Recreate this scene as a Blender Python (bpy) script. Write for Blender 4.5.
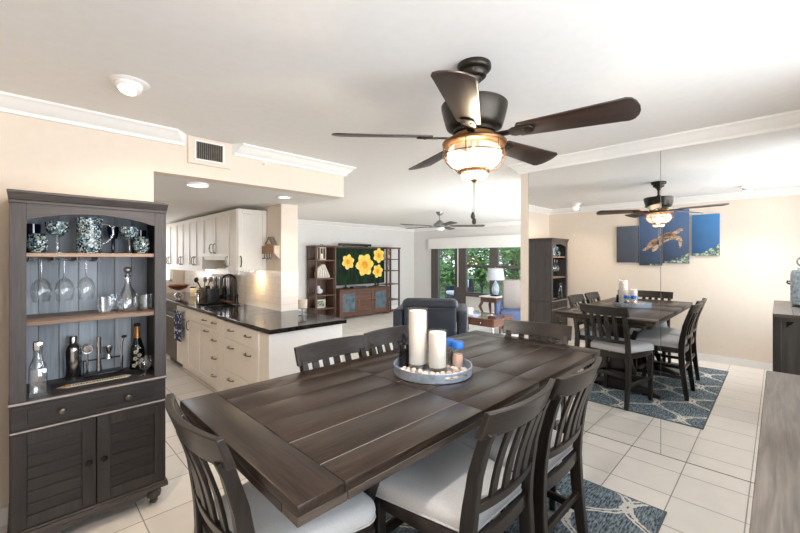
import bpy, bmesh, math, random
from mathutils import Vector, Matrix
random.seed(7)
PI = math.pi
SC = bpy.context.scene
COL = SC.collection
for o in list(bpy.data.objects):
    bpy.data.objects.remove(o)

# ------------------------------------------------------------------ camera, world, light, exposure
cam_d = bpy.data.cameras.new('camera')
cam = bpy.data.objects.new('camera', cam_d)
COL.objects.link(cam)
cam.location = (0, 0, 1.52)
cam.rotation_euler = (PI/2, 0, -PI/4)
cam_d.sensor_width = 36
cam_d.lens = 378.5*36/800
cam_d.shift_y = -8.5/800
cam_d.clip_start = 0.02
SC.camera = cam

SC.view_settings.view_transform = 'Standard'
SC.view_settings.look = 'None'
SC.view_settings.gamma = 1
SC.view_settings.use_curve_mapping = False
SC.view_settings.exposure = 0.10
SC.cycles.use_denoising = True
SC.cycles.max_bounces = 14
SC.cycles.diffuse_bounces = 6
SC.cycles.glossy_bounces = 8
SC.cycles.transmission_bounces = 12
SC.cycles.transparent_max_bounces = 24
SC.cycles.sample_clamp_indirect = 6
SC.cycles.caustics_reflective = True      # the mirror wall throws light back into the room
SC.cycles.blur_glossy = .3
SC.cycles.caustics_refractive = False

W = bpy.data.worlds.new('sky'); SC.world = W
W.use_nodes = True
wn = W.node_tree.nodes; wl = W.node_tree.links
bgn = wn['Background']
wtc = wn.new('ShaderNodeTexCoord'); wsx = wn.new('ShaderNodeSeparateXYZ'); wramp = wn.new('ShaderNodeValToRGB')
wl.new(wtc.outputs['Generated'], wsx.inputs[0]); wl.new(wsx.outputs['Z'], wramp.inputs[0]); wl.new(wramp.outputs[0], bgn.inputs[0])
wramp.color_ramp.elements[0].position = 0.0; wramp.color_ramp.elements[0].color = (.93, .96, 1, 1)
wramp.color_ramp.elements[1].position = 0.6; wramp.color_ramp.elements[1].color = (.55, .75, 1, 1)
bgn.inputs[1].default_value = 2.6

def area(name, loc, direction, sx, sy, power, col=(1, 1, 1)):
    l = bpy.data.lights.new(name, 'AREA'); l.shape = 'RECTANGLE'; l.size = sx; l.size_y = sy
    l.energy = power; l.color = col
    o = bpy.data.objects.new(name, l); COL.objects.link(o); o.location = loc
    o.rotation_euler = Vector(direction).to_track_quat('-Z', 'Y').to_euler()
    return o
def spot(name, loc, direction, power, col, size=120, blend=.8, rad=.05):
    l = bpy.data.lights.new(name, 'SPOT'); l.energy = power; l.color = col
    l.spot_size = math.radians(size); l.spot_blend = blend; l.shadow_soft_size = rad
    o = bpy.data.objects.new(name, l); COL.objects.link(o); o.location = loc
    o.rotation_euler = Vector(direction).to_track_quat('-Z', 'Y').to_euler()
    return o
def point(name, loc, power, col, rad=.05):
    l = bpy.data.lights.new(name, 'POINT'); l.energy = power; l.color = col; l.shadow_soft_size = rad
    o = bpy.data.objects.new(name, l); COL.objects.link(o); o.location = loc
    return o
WARM = (1, .86, .68)
area('fill_dining', (1.35, -2.6, 1.25), (0, 1, .02), 4.2, 2.4, 262, (.88, .94, 1))  # added fill lamp behind an invented opening in the unseen right wall
area('fill_living', (6.2, 1.65, 1.25), (0, 1, -.30), 3.6, 2.1, 145, (.95, .98, 1))  # fill lamp added outside an unseen living room doorway
area('fill_kitchen', (1.1, 7.85, 1.6), (0, -1, -.05), 1.3, 1.0, 5, (1, .98, .96))  # small fill lamp added beyond the unseen kitchen end wall
# ------------------------------------------------------------------ materials
MATS = {}
def nmat(name):
    m = bpy.data.materials.new(name); m.use_nodes = True
    MATS[name] = m
    nt = m.node_tree
    return m, nt, nt.nodes['Principled BSDF'], nt.nodes, nt.links
def srgb(r, g, b):
    f = lambda c: (c/255/12.92 if c/255 <= .04045 else ((c/255+.055)/1.055)**2.4)
    return (f(r), f(g), f(b), 1)
def scl(c, k): return (c[0]*k, c[1]*k, c[2]*k, 1)
def plain(name, c, rough=.5, metal=0, var=.06, nscale=18, bump=0, spec=.5, coat=0, stretch=(1, 1, 1)):
    m, nt, b, N, L = nmat(name)
    tc = N.new('ShaderNodeTexCoord'); mp = N.new('ShaderNodeMapping'); mp.inputs['Scale'].default_value = stretch
    no = N.new('ShaderNodeTexNoise'); no.inputs['Scale'].default_value = nscale; no.inputs['Detail'].default_value = 4
    L.new(tc.outputs['Object'], mp.inputs[0]); L.new(mp.outputs[0], no.inputs['Vector'])
    cr = N.new('ShaderNodeValToRGB')
    cr.color_ramp.elements[0].position = .3; cr.color_ramp.elements[1].position = .7
    cr.color_ramp.elements[0].color = scl(c, 1-var); cr.color_ramp.elements[1].color = scl(c, 1+var)
    L.new(no.outputs['Fac'], cr.inputs[0]); L.new(cr.outputs[0], b.inputs['Base Color'])
    b.inputs['Roughness'].default_value = rough; b.inputs['Metallic'].default_value = metal
    b.inputs['Specular IOR Level'].default_value = spec
    b.inputs['Coat Weight'].default_value = coat
    if bump:
        bp = N.new('ShaderNodeBump'); bp.inputs['Strength'].default_value = bump; bp.inputs['Distance'].default_value = .004
        L.new(no.outputs['Fac'], bp.inputs['Height']); L.new(bp.outputs[0], b.inputs['Normal'])
    return m
def wood(name, dark, light, axis='X', scale=1.0, rough=.4, bump=.15, spec=.5, vary=.45, contrast=(.3, .72)):
    """grain stretched along one axis; the face attribute 'plank' shifts the grain and tone board by board"""
    m, nt, b, N, L = nmat(name)
    tc = N.new('ShaderNodeTexCoord'); at = N.new('ShaderNodeAttribute'); at.attribute_name = 'plank'
    mul = N.new('ShaderNodeMath'); mul.operation = 'MULTIPLY'; mul.inputs[1].default_value = 13.7
    L.new(at.outputs['Fac'], mul.inputs[0])
    add = N.new('ShaderNodeVectorMath'); add.operation = 'ADD'
    L.new(tc.outputs['Object'], add.inputs[0]); L.new(mul.outputs[0], add.inputs[1])
    mp = N.new('ShaderNodeMapping')
    s = [34*scale]*3; s['XYZ'.index(axis)] = 2.2*scale
    mp.inputs['Scale'].default_value = s
    L.new(add.outputs[0], mp.inputs[0])
    no = N.new('ShaderNodeTexNoise'); no.inputs['Scale'].default_value = 1; no.inputs['Detail'].default_value = 6; no.inputs['Distortion'].default_value = .6
    L.new(mp.outputs[0], no.inputs['Vector'])
    n2 = N.new('ShaderNodeTexNoise'); n2.inputs['Scale'].default_value = .12; n2.inputs['Detail'].default_value = 3
    L.new(mp.outputs[0], n2.inputs['Vector'])
    mx = N.new('ShaderNodeMath'); mx.operation = 'MULTIPLY_ADD'; mx.inputs[1].default_value = .35
    L.new(n2.outputs['Fac'], mx.inputs[0])
    hf = N.new('ShaderNodeMath'); hf.operation = 'MULTIPLY'; hf.inputs[1].default_value = .68
    L.new(no.outputs['Fac'], hf.inputs[0]); L.new(hf.outputs[0], mx.inputs[2])
    cr = N.new('ShaderNodeValToRGB')
    cr.color_ramp.elements[0].position = contrast[0]; cr.color_ramp.elements[1].position = contrast[1]
    cr.color_ramp.elements[0].color = dark; cr.color_ramp.elements[1].color = light
    L.new(mx.outputs[0], cr.inputs[0])
    wn_ = N.new('ShaderNodeTexWhiteNoise'); wn_.noise_dimensions = '1D'
    L.new(mul.outputs[0], wn_.inputs['W'])
    vr = N.new('ShaderNodeMapRange'); vr.inputs['To Min'].default_value = 1-vary/2; vr.inputs['To Max'].default_value = 1+vary/2
    L.new(wn_.outputs['Value'], vr.inputs[0])
    vm = N.new('ShaderNodeVectorMath'); vm.operation = 'SCALE'
    L.new(cr.outputs[0], vm.inputs[0]); L.new(vr.outputs[0], vm.inputs['Scale'])
    L.new(vm.outputs[0], b.inputs['Base Color'])
    rr = N.new('ShaderNodeMapRange'); rr.inputs['To Min'].default_value = rough-.03; rr.inputs['To Max'].default_value = rough+.08
    L.new(no.outputs['Fac'], rr.inputs[0]); L.new(rr.outputs[0], b.inputs['Roughness'])
    b.inputs['Specular IOR Level'].default_value = spec
    bp = N.new('ShaderNodeBump'); bp.inputs['Strength'].default_value = bump; bp.inputs['Distance'].default_value = .002
    L.new(no.outputs['Fac'], bp.inputs['Height']); L.new(bp.outputs[0], b.inputs['Normal'])
    return m
def glow(name, c, e, strength, rough=.5):
    m = plain(name, c, rough); b = m.node_tree.nodes['Principled BSDF']
    b.inputs['Emission Color'].default_value = e; b.inputs['Emission Strength'].default_value = strength
    return m
def glass(name, c=(1, 1, 1, 1), rough=.0, mixf=.14, tint=(.95, .97, .97, 1)):
    """thin-walled glass: clear with a sharp sheen that grows at grazing angles"""
    m, nt, b, N, L = nmat(name)
    N.remove(b); out = N['Material Output']
    tr = N.new('ShaderNodeBsdfTransparent'); tr.inputs[0].default_value = tint
    gl = N.new('ShaderNodeBsdfGlossy'); gl.inputs['Roughness'].default_value = rough; gl.inputs[0].default_value = c
    lw = N.new('ShaderNodeLayerWeight'); lw.inputs[0].default_value = .35
    mr = N.new('ShaderNodeMapRange'); mr.inputs['To Min'].default_value = mixf*.5; mr.inputs['To Max'].default_value = min(1, mixf*4)
    L.new(lw.outputs['Facing'], mr.inputs[0])
    mx = N.new('ShaderNodeMixShader'); L.new(mr.outputs[0], mx.inputs[0]); L.new(tr.outputs[0], mx.inputs[1]); L.new(gl.outputs[0], mx.inputs[2])
    L.new(mx.outputs[0], out.inputs[0])
    return m
def tiles(name, c, grout, off, size, mortar, rough=.25, vary=.05, plane='XY'):
    m, nt, b, N, L = nmat(name)
    tc = N.new('ShaderNodeTexCoord'); vec = tc.outputs['Object']
    if plane != 'XY':
        sx = N.new('ShaderNodeSeparateXYZ'); cb = N.new('ShaderNodeCombineXYZ'); L.new(vec, sx.inputs[0])
        L.new(sx.outputs[plane[0]], cb.inputs[0]); L.new(sx.outputs[plane[1]], cb.inputs[1]); vec = cb.outputs[0]
    mp = N.new('ShaderNodeMapping'); mp.inputs['Location'].default_value = (-off[0], -off[1], 0)
    L.new(vec, mp.inputs[0])
    br = N.new('ShaderNodeTexBrick'); br.offset = 0 if plane == 'XY' else .5; br.squash = 1
    br.inputs['Scale'].default_value = 1; br.inputs['Brick Width'].default_value = size[0]; br.inputs['Row Height'].default_value = size[1]
    br.inputs['Mortar Size'].default_value = mortar; br.inputs['Mortar Smooth'].default_value = .2; br.inputs['Bias'].default_value = 0
    br.inputs['Color1'].default_value = scl(c, 1-vary); br.inputs['Color2'].default_value = scl(c, 1+vary); br.inputs['Mortar'].default_value = grout
    L.new(mp.outputs[0], br.inputs['Vector'])
    no = N.new('ShaderNodeTexNoise'); no.inputs['Scale'].default_value = 9; no.inputs['Detail'].default_value = 5
    L.new(tc.outputs['Object'], no.inputs['Vector'])
    mr = N.new('ShaderNodeMapRange'); mr.inputs['To Min'].default_value = .93; mr.inputs['To Max'].default_value = 1.05
    L.new(no.outputs['Fac'], mr.inputs[0])
    vm = N.new('ShaderNodeVectorMath'); vm.operation = 'SCALE'; L.new(br.outputs['Color'], vm.inputs[0]); L.new(mr.outputs[0], vm.inputs['Scale'])
    L.new(vm.outputs[0], b.inputs['Base Color'])
    b.inputs['Roughness'].default_value = rough
    bp = N.new('ShaderNodeBump'); bp.invert = True; bp.inputs['Strength'].default_value = .35; bp.inputs['Distance'].default_value = .003
    L.new(br.outputs['Fac'], bp.inputs['Height']); L.new(bp.outputs[0], b.inputs['Normal'])
    return m
def speckle(name, cols, scale=60, rough=.12, detail=0):
    m, nt, b, N, L = nmat(name)
    tc = N.new('ShaderNodeTexCoord'); vo = N.new('ShaderNodeTexVoronoi'); vo.inputs['Scale'].default_value = scale
    L.new(tc.outputs['Object'], vo.inputs['Vector'])
    sx = N.new('ShaderNodeSeparateColor'); L.new(vo.outputs['Color'], sx.inputs[0])
    cr = N.new('ShaderNodeValToRGB'); cr.color_ramp.interpolation = 'CONSTANT'
    el = cr.color_ramp.elements
    el[0].position = 0; el[0].color = cols[0]; el[1].position = 1/len(cols); el[1].color = cols[1]
    for i in range(2, len(cols)):
        e = el.new(i/len(cols)); e.color = cols[i]
    L.new(sx.outputs[0], cr.inputs[0]); L.new(cr.outputs[0], b.inputs['Base Color'])
    b.inputs['Roughness'].default_value = rough
    return m

M_wall = plain('beige_wall_paint', srgb(234, 220, 204), .7, var=.015)
M_lwall = plain('pale_grey_wall_paint', srgb(226, 224, 220), .7, var=.015)
M_ceil = plain('ceiling_paint', srgb(240, 238, 235), .8, var=.015)
M_trim = plain('white_trim_paint', srgb(244, 242, 238), .4, var=.01)
M_floor = tiles('floor_tile', srgb(242, 236, 228), srgb(158, 150, 142), (.151, .134), (.348, .352), .0035, rough=.28)
M_subway = tiles('backsplash_tile', srgb(240, 232, 222), srgb(205, 197, 187), (0, .914), (.15, .075), .0015, rough=.2, vary=.02, plane='YZ')
M_subwayx = tiles('backsplash_tile_end', srgb(240, 232, 222), srgb(205, 197, 187), (0, .914), (.15, .075), .0015, rough=.2, vary=.02, plane='XZ')
M_table = wood('table_wood', srgb(20, 15, 12), srgb(64, 48, 38), 'X', 3.2, .30, .3, spec=.4, vary=.18, contrast=(.34, .70))
M_tabley = wood('table_wood_cross', srgb(20, 15, 12), srgb(62, 47, 38), 'Y', 3.2, .30, .3, spec=.4, vary=.18, contrast=(.34, .70))
M_tedge = wood('table_edge_wood', srgb(40, 34, 30), srgb(92, 80, 70), 'X', 2.6, .4, .3)
M_chair = wood('chair_wood', srgb(19, 16, 14), srgb(47, 40, 35), 'Z', 2.6, .32, .15)
M_chairx = wood('chair_wood_rail', srgb(20, 16, 14), srgb(54, 45, 39), 'X', 2.6, .30, .15)
M_hutch = wood('hutch_wood', srgb(54, 50, 50), srgb(86, 81, 80), 'Z', 2.6, .5, .15)
M_hutchx = wood('hutch_wood_rail', srgb(48, 43, 42), srgb(84, 77, 74), 'X', 2.6, .45, .2)
M_hdark = wood('hutch_door_wood', srgb(24, 22, 21), srgb(54, 49, 47), 'X', 2.6, .45, .3)
M_hedge = plain('pale_edge_and_glint', srgb(168, 162, 158), .5, var=.15, nscale=60)  # shared by painted table seam highlights and pale hutch edge strips
M_hdarkz = wood('hutch_door_frame_wood', srgb(30, 27, 26), srgb(60, 55, 53), 'Z', 2.6, .45, .2)
M_hback = wood('hutch_back_boards', srgb(138, 147, 158), srgb(172, 180, 188), 'Z', 2, .5, .1)
M_shelf = wood('shelf_wood', srgb(112, 92, 78), srgb(150, 126, 108), 'X', 1, .45, .1)
M_grey = wood('weathered_grey_wood', srgb(78, 70, 63), srgb(128, 117, 106), 'X', 2.6, .45, .3, contrast=(.34, .7))
M_greyd = wood('weathered_dark_wood', srgb(50, 47, 46), srgb(82, 78, 75), 'Z', 1, .5, .2)
M_fabric = plain('seat_linen', srgb(214, 212, 210), .9, var=.07, nscale=220, bump=.25, spec=.2)
M_bronze = plain('oil_rubbed_bronze', srgb(54, 50, 44), .36, metal=.75, var=.12, nscale=14)
M_bronzew = plain('copper_bronze', srgb(120, 88, 58), .38, metal=.8, var=.18, nscale=20)
M_blade = wood('fan_blade_wood', srgb(30, 21, 18), srgb(64, 46, 39), 'X', 1.2, .33, .1)
M_knob = plain('dark_knob_metal', srgb(48, 46, 46), .25, metal=.8)
M_pull = plain('aged_nickel', srgb(116, 108, 98), .3, metal=.9)
M_white = plain('cream_cabinet_paint', srgb(242, 237, 228), .4, var=.015)
M_panel = plain('white_panel_paint', srgb(240, 238, 236), .5, var=.01)
M_granite = speckle('black_granite', [srgb(22, 21, 21), srgb(34, 31, 29), srgb(18, 18, 19), srgb(48, 44, 40), srgb(26, 25, 24)], 130, .10)
M_granite.node_tree.nodes['Principled BSDF'].inputs['Specular IOR Level'].default_value = .28
M_black = plain('black_plastic', srgb(24, 24, 26), .35)
M_blackm = plain('black_rubber', srgb(34, 34, 36), .7)
M_steel = plain('polished_steel', srgb(205, 205, 208), .16, metal=1, var=.03)
M_galv = plain('galvanized_metal', srgb(182, 192, 204), .36, metal=.6, var=.2, nscale=30)
M_glass = glass('clear_glass')
M_crystal = glass('cut_crystal', mixf=.3, rough=.04, tint=(.9, .92, .94, 1))
M_dglass = plain('painted_reflection_glass', srgb(86, 102, 112), .08, var=.35, nscale=9)  # opaque blue-grey mottle paints reflections into the console panes
M_win = glass('window_glass', mixf=.05)
M_hurr = glass('smoked_hurricane_glass', mixf=.05, rough=.1, tint=(.99, .985, .98, 1))
M_merc = glass('mercury_glass', mixf=.14, rough=.2, tint=(.80, .82, .82, 1))
def fade_up(m, z1):
    """the silvering of the glass thins out upwards"""
    nt = m.node_tree; N = nt.nodes; L = nt.links; out = N['Material Output']; src = out.inputs[0].links[0].from_socket
    tc = N.new('ShaderNodeTexCoord'); sx = N.new('ShaderNodeSeparateXYZ'); L.new(tc.outputs['Object'], sx.inputs[0])
    mr = N.new('ShaderNodeMapRange'); mr.inputs['From Min'].default_value = 0; mr.inputs['From Max'].default_value = z1; L.new(sx.outputs['Z'], mr.inputs[0])
    tr = N.new('ShaderNodeBsdfTransparent'); mx = N.new('ShaderNodeMixShader'); L.new(mr.outputs[0], mx.inputs[0]); L.new(src, mx.inputs[1]); L.new(tr.outputs[0], mx.inputs[2]); L.new(mx.outputs[0], out.inputs[0])
fade_up(M_merc, .17)
M_wax = plain('candle_wax', srgb(250, 244, 234), .5, var=.03)
M_wax.node_tree.nodes['Principled BSDF'].inputs['Subsurface Weight'].default_value = .25
M_blue = plain('blue_cap_plastic', srgb(40, 110, 200), .4)
M_salt = plain('pink_salt', srgb(220, 180, 160), .7, var=.2, nscale=200)
M_pepper = plain('peppercorn_mix', srgb(70, 56, 50), .7, var=.5, nscale=240)
M_oil = plain('dark_vinegar_glass', srgb(16, 13, 13), .08)
M_stone = plain('pale_pebble', srgb(232, 216, 202), .6, var=.12, nscale=25)
M_stoneb = plain('tan_pebble', srgb(214, 180, 156), .6, var=.15, nscale=25)
M_mosaic = speckle('mosaic_glass', [srgb(20, 34, 44), srgb(92, 118, 126), srgb(206, 218, 218), srgb(36, 62, 76), srgb(150, 150, 132), srgb(14, 22, 32), srgb(150, 176, 184), srgb(64, 100, 114)], 135, .08)
M_navy = plain('cobalt_glass', srgb(14, 18, 40), .06, coat=.5)
M_gold = plain('gold_foil', srgb(196, 140, 82), .35, metal=.7)
M_bottle = plain('dark_green_bottle_glass', srgb(14, 20, 14), .06, coat=.5)
M_enamel = plain('white_enamel_flower', srgb(225, 222, 200), .5)
M_tan = plain('tan_printed_wood', srgb(205, 172, 124), .6, var=.12, nscale=40)
M_cream = plain('cream_print', srgb(226, 214, 190), .6)
M_ink = plain('black_ink', srgb(30, 26, 24), .6)
M_leather = plain('slate_leather', srgb(42, 49, 61), .42, var=.12, nscale=60, bump=.2)
M_tvwood = wood('walnut_wood', srgb(66, 44, 33), srgb(112, 76, 56), 'X', 1, .4, .1)
M_tvwoodz = wood('walnut_wood_upright', srgb(64, 44, 36), srgb(104, 76, 62), 'Z', 1, .45, .1)
M_cherry = wood('cherry_wood', srgb(66, 38, 26), srgb(104, 64, 44), 'X', 1, .12, .05)
M_shade = plain('lamp_shade_linen', srgb(196, 202, 210), .8)
M_frame = plain('dark_bronze_frame', srgb(88, 82, 78), .45)
M_navyf = plain('blue_upholstery', srgb(72, 86, 118), .9, var=.08, nscale=120)
M_beigef = plain('grey_beige_upholstery', srgb(150, 143, 138), .9, var=.05, nscale=120)
M_wicker = plain('black_wicker', srgb(36, 38, 44), .7, var=.3, nscale=160)
M_cush = plain('white_cushion', srgb(215, 215, 218), .9)
M_leafA = plain('leaf_green', srgb(96, 140, 66), .55, var=.5, nscale=9)
M_leafB = plain('leaf_light_green', srgb(150, 178, 100), .55, var=.5, nscale=9)
M_leafC = plain('leaf_dark_green', srgb(58, 96, 48), .55, var=.5, nscale=9)
M_bark = plain('bark', srgb(96, 84, 72), .9, var=.3, nscale=30)
M_lawn = plain('lawn', srgb(96, 120, 66), .9, var=.3, nscale=6)
M_patio = plain('patio_slab', srgb(180, 176, 170), .8, var=.06, nscale=8)
M_bowl = wood('carved_wood', srgb(84, 46, 26), srgb(142, 86, 50), 'X', 2, .3, .1)
M_rustic = wood('rustic_shelf_wood', srgb(140, 100, 70), srgb(190, 150, 112), 'Y', 1, .6, .2)
M_rusticl = plain('whitewashed_wood', srgb(214, 200, 182), .7, var=.08, nscale=40)
M_crock = plain('grey_crock', srgb(120, 110, 96), .5, var=.3, nscale=30)
M_bluegrey = plain('blue_grey_silicone', srgb(112, 128, 142), .5)
M_ceram = speckle('blue_white_ceramic', [srgb(176, 196, 208), srgb(206, 218, 224), srgb(150, 176, 192), srgb(196, 208, 216)], 55, .3)
M_silver = plain('silvered_metal', srgb(150, 150, 148), .3, metal=.8, var=.15, nscale=40)
M_rattan = plain('pale_shell', srgb(214, 200, 182), .7, var=.1, nscale=40)
M_bulb = glow('bulb_glow', (1, 1, 1, 1), (1, .78, .52, 1), 4)
M_spot = glow('recessed_lens_glow', (1, 1, 1, 1), (1, .90, .76, 1), 5)
M_spotw = glow('puck_lens_glow', (1, 1, 1, 1), (1, .97, .92, 1), 1.1)
M_mirror = plain('mirror_silvering', (.93, .935, .928, 1), 0.0, metal=1, var=.0)

# ------------------------------------------------------------------ mesh builder
class MB:
    def __init__(s):
        s.bm = bmesh.new(); s.lay = s.bm.faces.layers.float.new('plank'); s.p = random.random(); s.mi = 0
    def _mark(s, n0):
        s.bm.faces.ensure_lookup_table()
        for f in s.bm.faces[n0:]:
            f[s.lay] = s.p; f.material_index = s.mi
    def plank(s, v=None):
        s.p = random.random() if v is None else v; return s
    def mat(s, i): s.mi = i; return s
    def box(s, x0, x1, y0, y1, z0, z1, bev=0, seg=2):
        n0 = len(s.bm.faces)
        if bev:
            t = bmesh.new()
            bmesh.ops.create_cube(t, size=1, matrix=Matrix.Translation(((x0+x1)/2, (y0+y1)/2, (z0+z1)/2)) @ Matrix.Diagonal((abs(x1-x0), abs(y1-y0), abs(z1-z0), 1)))
            bmesh.ops.bevel(t, geom=list(t.edges), offset=bev, segments=seg, profile=.5, affect='EDGES', clamp_overlap=True)
            s._join(t)
        else:
            bmesh.ops.create_cube(s.bm, size=1, matrix=Matrix.Translation(((x0+x1)/2, (y0+y1)/2, (z0+z1)/2)) @ Matrix.Diagonal((abs(x1-x0), abs(y1-y0), abs(z1-z0), 1)))
        s._mark(n0); return s
    def _join(s, t, mtx=None):
        vm = {}
        for v in t.verts: vm[v] = s.bm.verts.new(mtx @ v.co if mtx else v.co)
        for f in t.faces:
            try: s.bm.faces.new([vm[v] for v in f.verts])
            except ValueError: pass
        t.free()
    def poly(s, pts, faces):
        n0 = len(s.bm.faces)
        vs = [s.bm.verts.new(p) for p in pts]
        for f in faces:
            try: s.bm.faces.new([vs[i] for i in f])
            except ValueError: pass
        s._mark(n0); return s
    def prism(s, pts, axis, a0, a1, bev=0):
        """polygon in the plane across axis, pushed from a0 to a1 (x: pts are y,z; y: x,z; z: x,y)"""
        def P(p, a):
            return {'x': (a, p[0], p[1]), 'y': (p[0], a, p[1]), 'z': (p[0], p[1], a)}[axis]
        n = len(pts); n0 = len(s.bm.faces)
        t = bmesh.new()
        A = [t.verts.new(P(p, a0)) for p in pts]; B = [t.verts.new(P(p, a1)) for p in pts]
        t.faces.new(A); t.faces.new(B[::-1])
        for i in range(n):
            t.faces.new((A[i], B[i], B[(i+1) % n], A[(i+1) % n]))
        bmesh.ops.recalc_face_normals(t, faces=list(t.faces))
        if bev: bmesh.ops.bevel(t, geom=[e for e in t.edges if e.calc_face_angle(0) > .5], offset=bev, segments=2, profile=.5, affect='EDGES', clamp_overlap=True)
        s._join(t); s._mark(n0); return s
    def lathe(s, prof, c=(0, 0, 0), seg=24, axis=None):
        """prof: (radius, height) pairs from bottom to top; radius 0 closes an end"""
        n0 = len(s.bm.faces); c = Vector(c)
        R = Matrix.Identity(3) if axis is None else Vector((0, 0, 1)).rotation_difference(Vector(axis)).to_matrix()
        rings = []
        for r, z in prof:
            if r <= 1e-6: rings.append([s.bm.verts.new(c + R @ Vector((0, 0, z)))])
            else: rings.append([s.bm.verts.new(c + R @ Vector((r*math.cos(2*PI*k/seg), r*math.sin(2*PI*k/seg), z))) for k in range(seg)])
        for a, b in zip(rings, rings[1:]):
            for k in range(seg):
                k2 = (k+1) % seg
                q = [a[k % len(a)], a[k2 % len(a)], b[k2 % len(b)], b[k % len(b)]]
                u = []
                for v in q:
                    if v not in u: u.append(v)
                if len(u) > 2: s.bm.faces.new(u)
        s._mark(n0); return s
    def cyl(s, p0, p1, r0, r1=None, seg=12):
        p0 = Vector(p0); p1 = Vector(p1); d = p1-p0; r1 = r0 if r1 is None else r1
        return s.lathe([(0, 0), (r0, 0), (r1, d.length), (0, d.length)], p0, seg, d)
    def tube(s, pts, r, seg=8, closed=False):
        n0 = len(s.bm.faces); pts = [Vector(p) for p in pts]; n = len(pts)
        rs = r if isinstance(r, (list, tuple)) else [r]*n
        rings = []; ref = None
        for i, p in enumerate(pts):
            a = pts[(i-1) % n] if (closed or i) else p
            b = pts[(i+1) % n] if (closed or i < n-1) else p
            d = (b-a).normalized()
            if ref is None: ref = d.orthogonal().normalized()
            ref = (ref - d*ref.dot(d)).normalized(); w = d.cross(ref)
            rings.append([s.bm.verts.new(p + rs[i]*(ref*math.cos(2*PI*k/seg) + w*math.sin(2*PI*k/seg))) for k in range(seg)])
        m = n if closed else n-1
        for i in range(m):
            a = rings[i]; b = rings[(i+1) % n]
            for k in range(seg): s.bm.faces.new((a[k], a[(k+1) % seg], b[(k+1) % seg], b[k]))
        if not closed: s.bm.faces.new(rings[0][::-1]); s.bm.faces.new(rings[-1])
        s._mark(n0); return s
    def beam(s, pts, w, h):
        """rectangular section (w along x, h across) swept in the y-z plane at given x: pts = (x, y, z)"""
        n0 = len(s.bm.faces); pts = [Vector(p) for p in pts]; n = len(pts); rings = []
        ws = w if isinstance(w, (list, tuple)) else [w]*n; hs = h if isinstance(h, (list, tuple)) else [h]*n
        for i, p in enumerate(pts):
            d = (pts[min(i+1, n-1)]-pts[max(i-1, 0)]).normalized()
            X = Vector((1, 0, 0)); Y = d.cross(X).normalized()
            rings.append([s.bm.verts.new(p + X*ws[i]/2*a + Y*hs[i]/2*b) for a, b in ((-1, -1), (1, -1), (1, 1), (-1, 1))])
        for a, b in zip(rings, rings[1:]):
            for k in range(4): s.bm.faces.new((a[k], a[(k+1) % 4], b[(k+1) % 4], b[k]))
        s.bm.faces.new(rings[0][::-1]); s.bm.faces.new(rings[-1])
        s._mark(n0); return s
    def slab(s, xs, zs, yf, th):
        """closed curved board: x by z grid, front y given by yf(x, z), thickness th towards -y"""
        n0 = len(s.bm.faces)
        F = [[s.bm.verts.new((x, yf(x, z), z)) for z in zs] for x in xs]
        B = [[s.bm.verts.new((x, yf(x, z)-th, z)) for z in zs] for x in xs]
        nx, nz = len(xs), len(zs)
        for i in range(nx-1):
            for j in range(nz-1):
                s.bm.faces.new((F[i][j], F[i][j+1], F[i+1][j+1], F[i+1][j])); s.bm.faces.new((B[i][j], B[i+1][j], B[i+1][j+1], B[i][j+1]))
            s.bm.faces.new((F[i][0], F[i+1][0], B[i+1][0], B[i][0])); s.bm.faces.new((F[i][-1], B[i][-1], B[i+1][-1], F[i+1][-1]))
        for j in range(nz-1):
            s.bm.faces.new((F[0][j], B[0][j], B[0][j+1], F[0][j+1])); s.bm.faces.new((F[-1][j], F[-1][j+1], B[-1][j+1], B[-1][j]))
        s._mark(n0); return s
    def ball(s, c, r, sc=(1, 1, 1), seg=16, jit=0):
        n0 = len(s.bm.faces); t = bmesh.new()
        bmesh.ops.create_uvsphere(t, u_segments=seg, v_segments=max(6, seg//2), radius=r)
        for v in t.verts:
            k = 1+random.uniform(-jit, jit)
            v.co = Vector((v.co.x*sc[0]*k, v.co.y*sc[1]*k, v.co.z*sc[2]*k)) + Vector(c)
        s._join(t); s._mark(n0); return s
    def build(s, name, mats, parent=None, bevel=0, smooth=40, seg=2, subsurf=0):
        bmesh.ops.recalc_face_normals(s.bm, faces=list(s.bm.faces))
        me = bpy.data.meshes.new(name); s.bm.to_mesh(me); s.bm.free()
        for m in (mats if isinstance(mats, (list, tuple)) else [mats]): me.materials.append(m)
        if smooth:
            me.polygons.foreach_set('use_smooth', [True]*len(me.polygons)); me.set_sharp_from_angle(angle=math.radians(smooth))
        o = bpy.data.objects.new(name, me); COL.objects.link(o)
        if bevel:
            b = o.modifiers.new('bevel', 'BEVEL'); b.width = bevel; b.segments = seg; b.limit_method = 'ANGLE'; b.angle_limit = math.radians(35)
        if subsurf:
            b = o.modifiers.new('subsurf', 'SUBSURF'); b.levels = subsurf; b.render_levels = subsurf
        if parent: o.parent = parent
        return o

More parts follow.
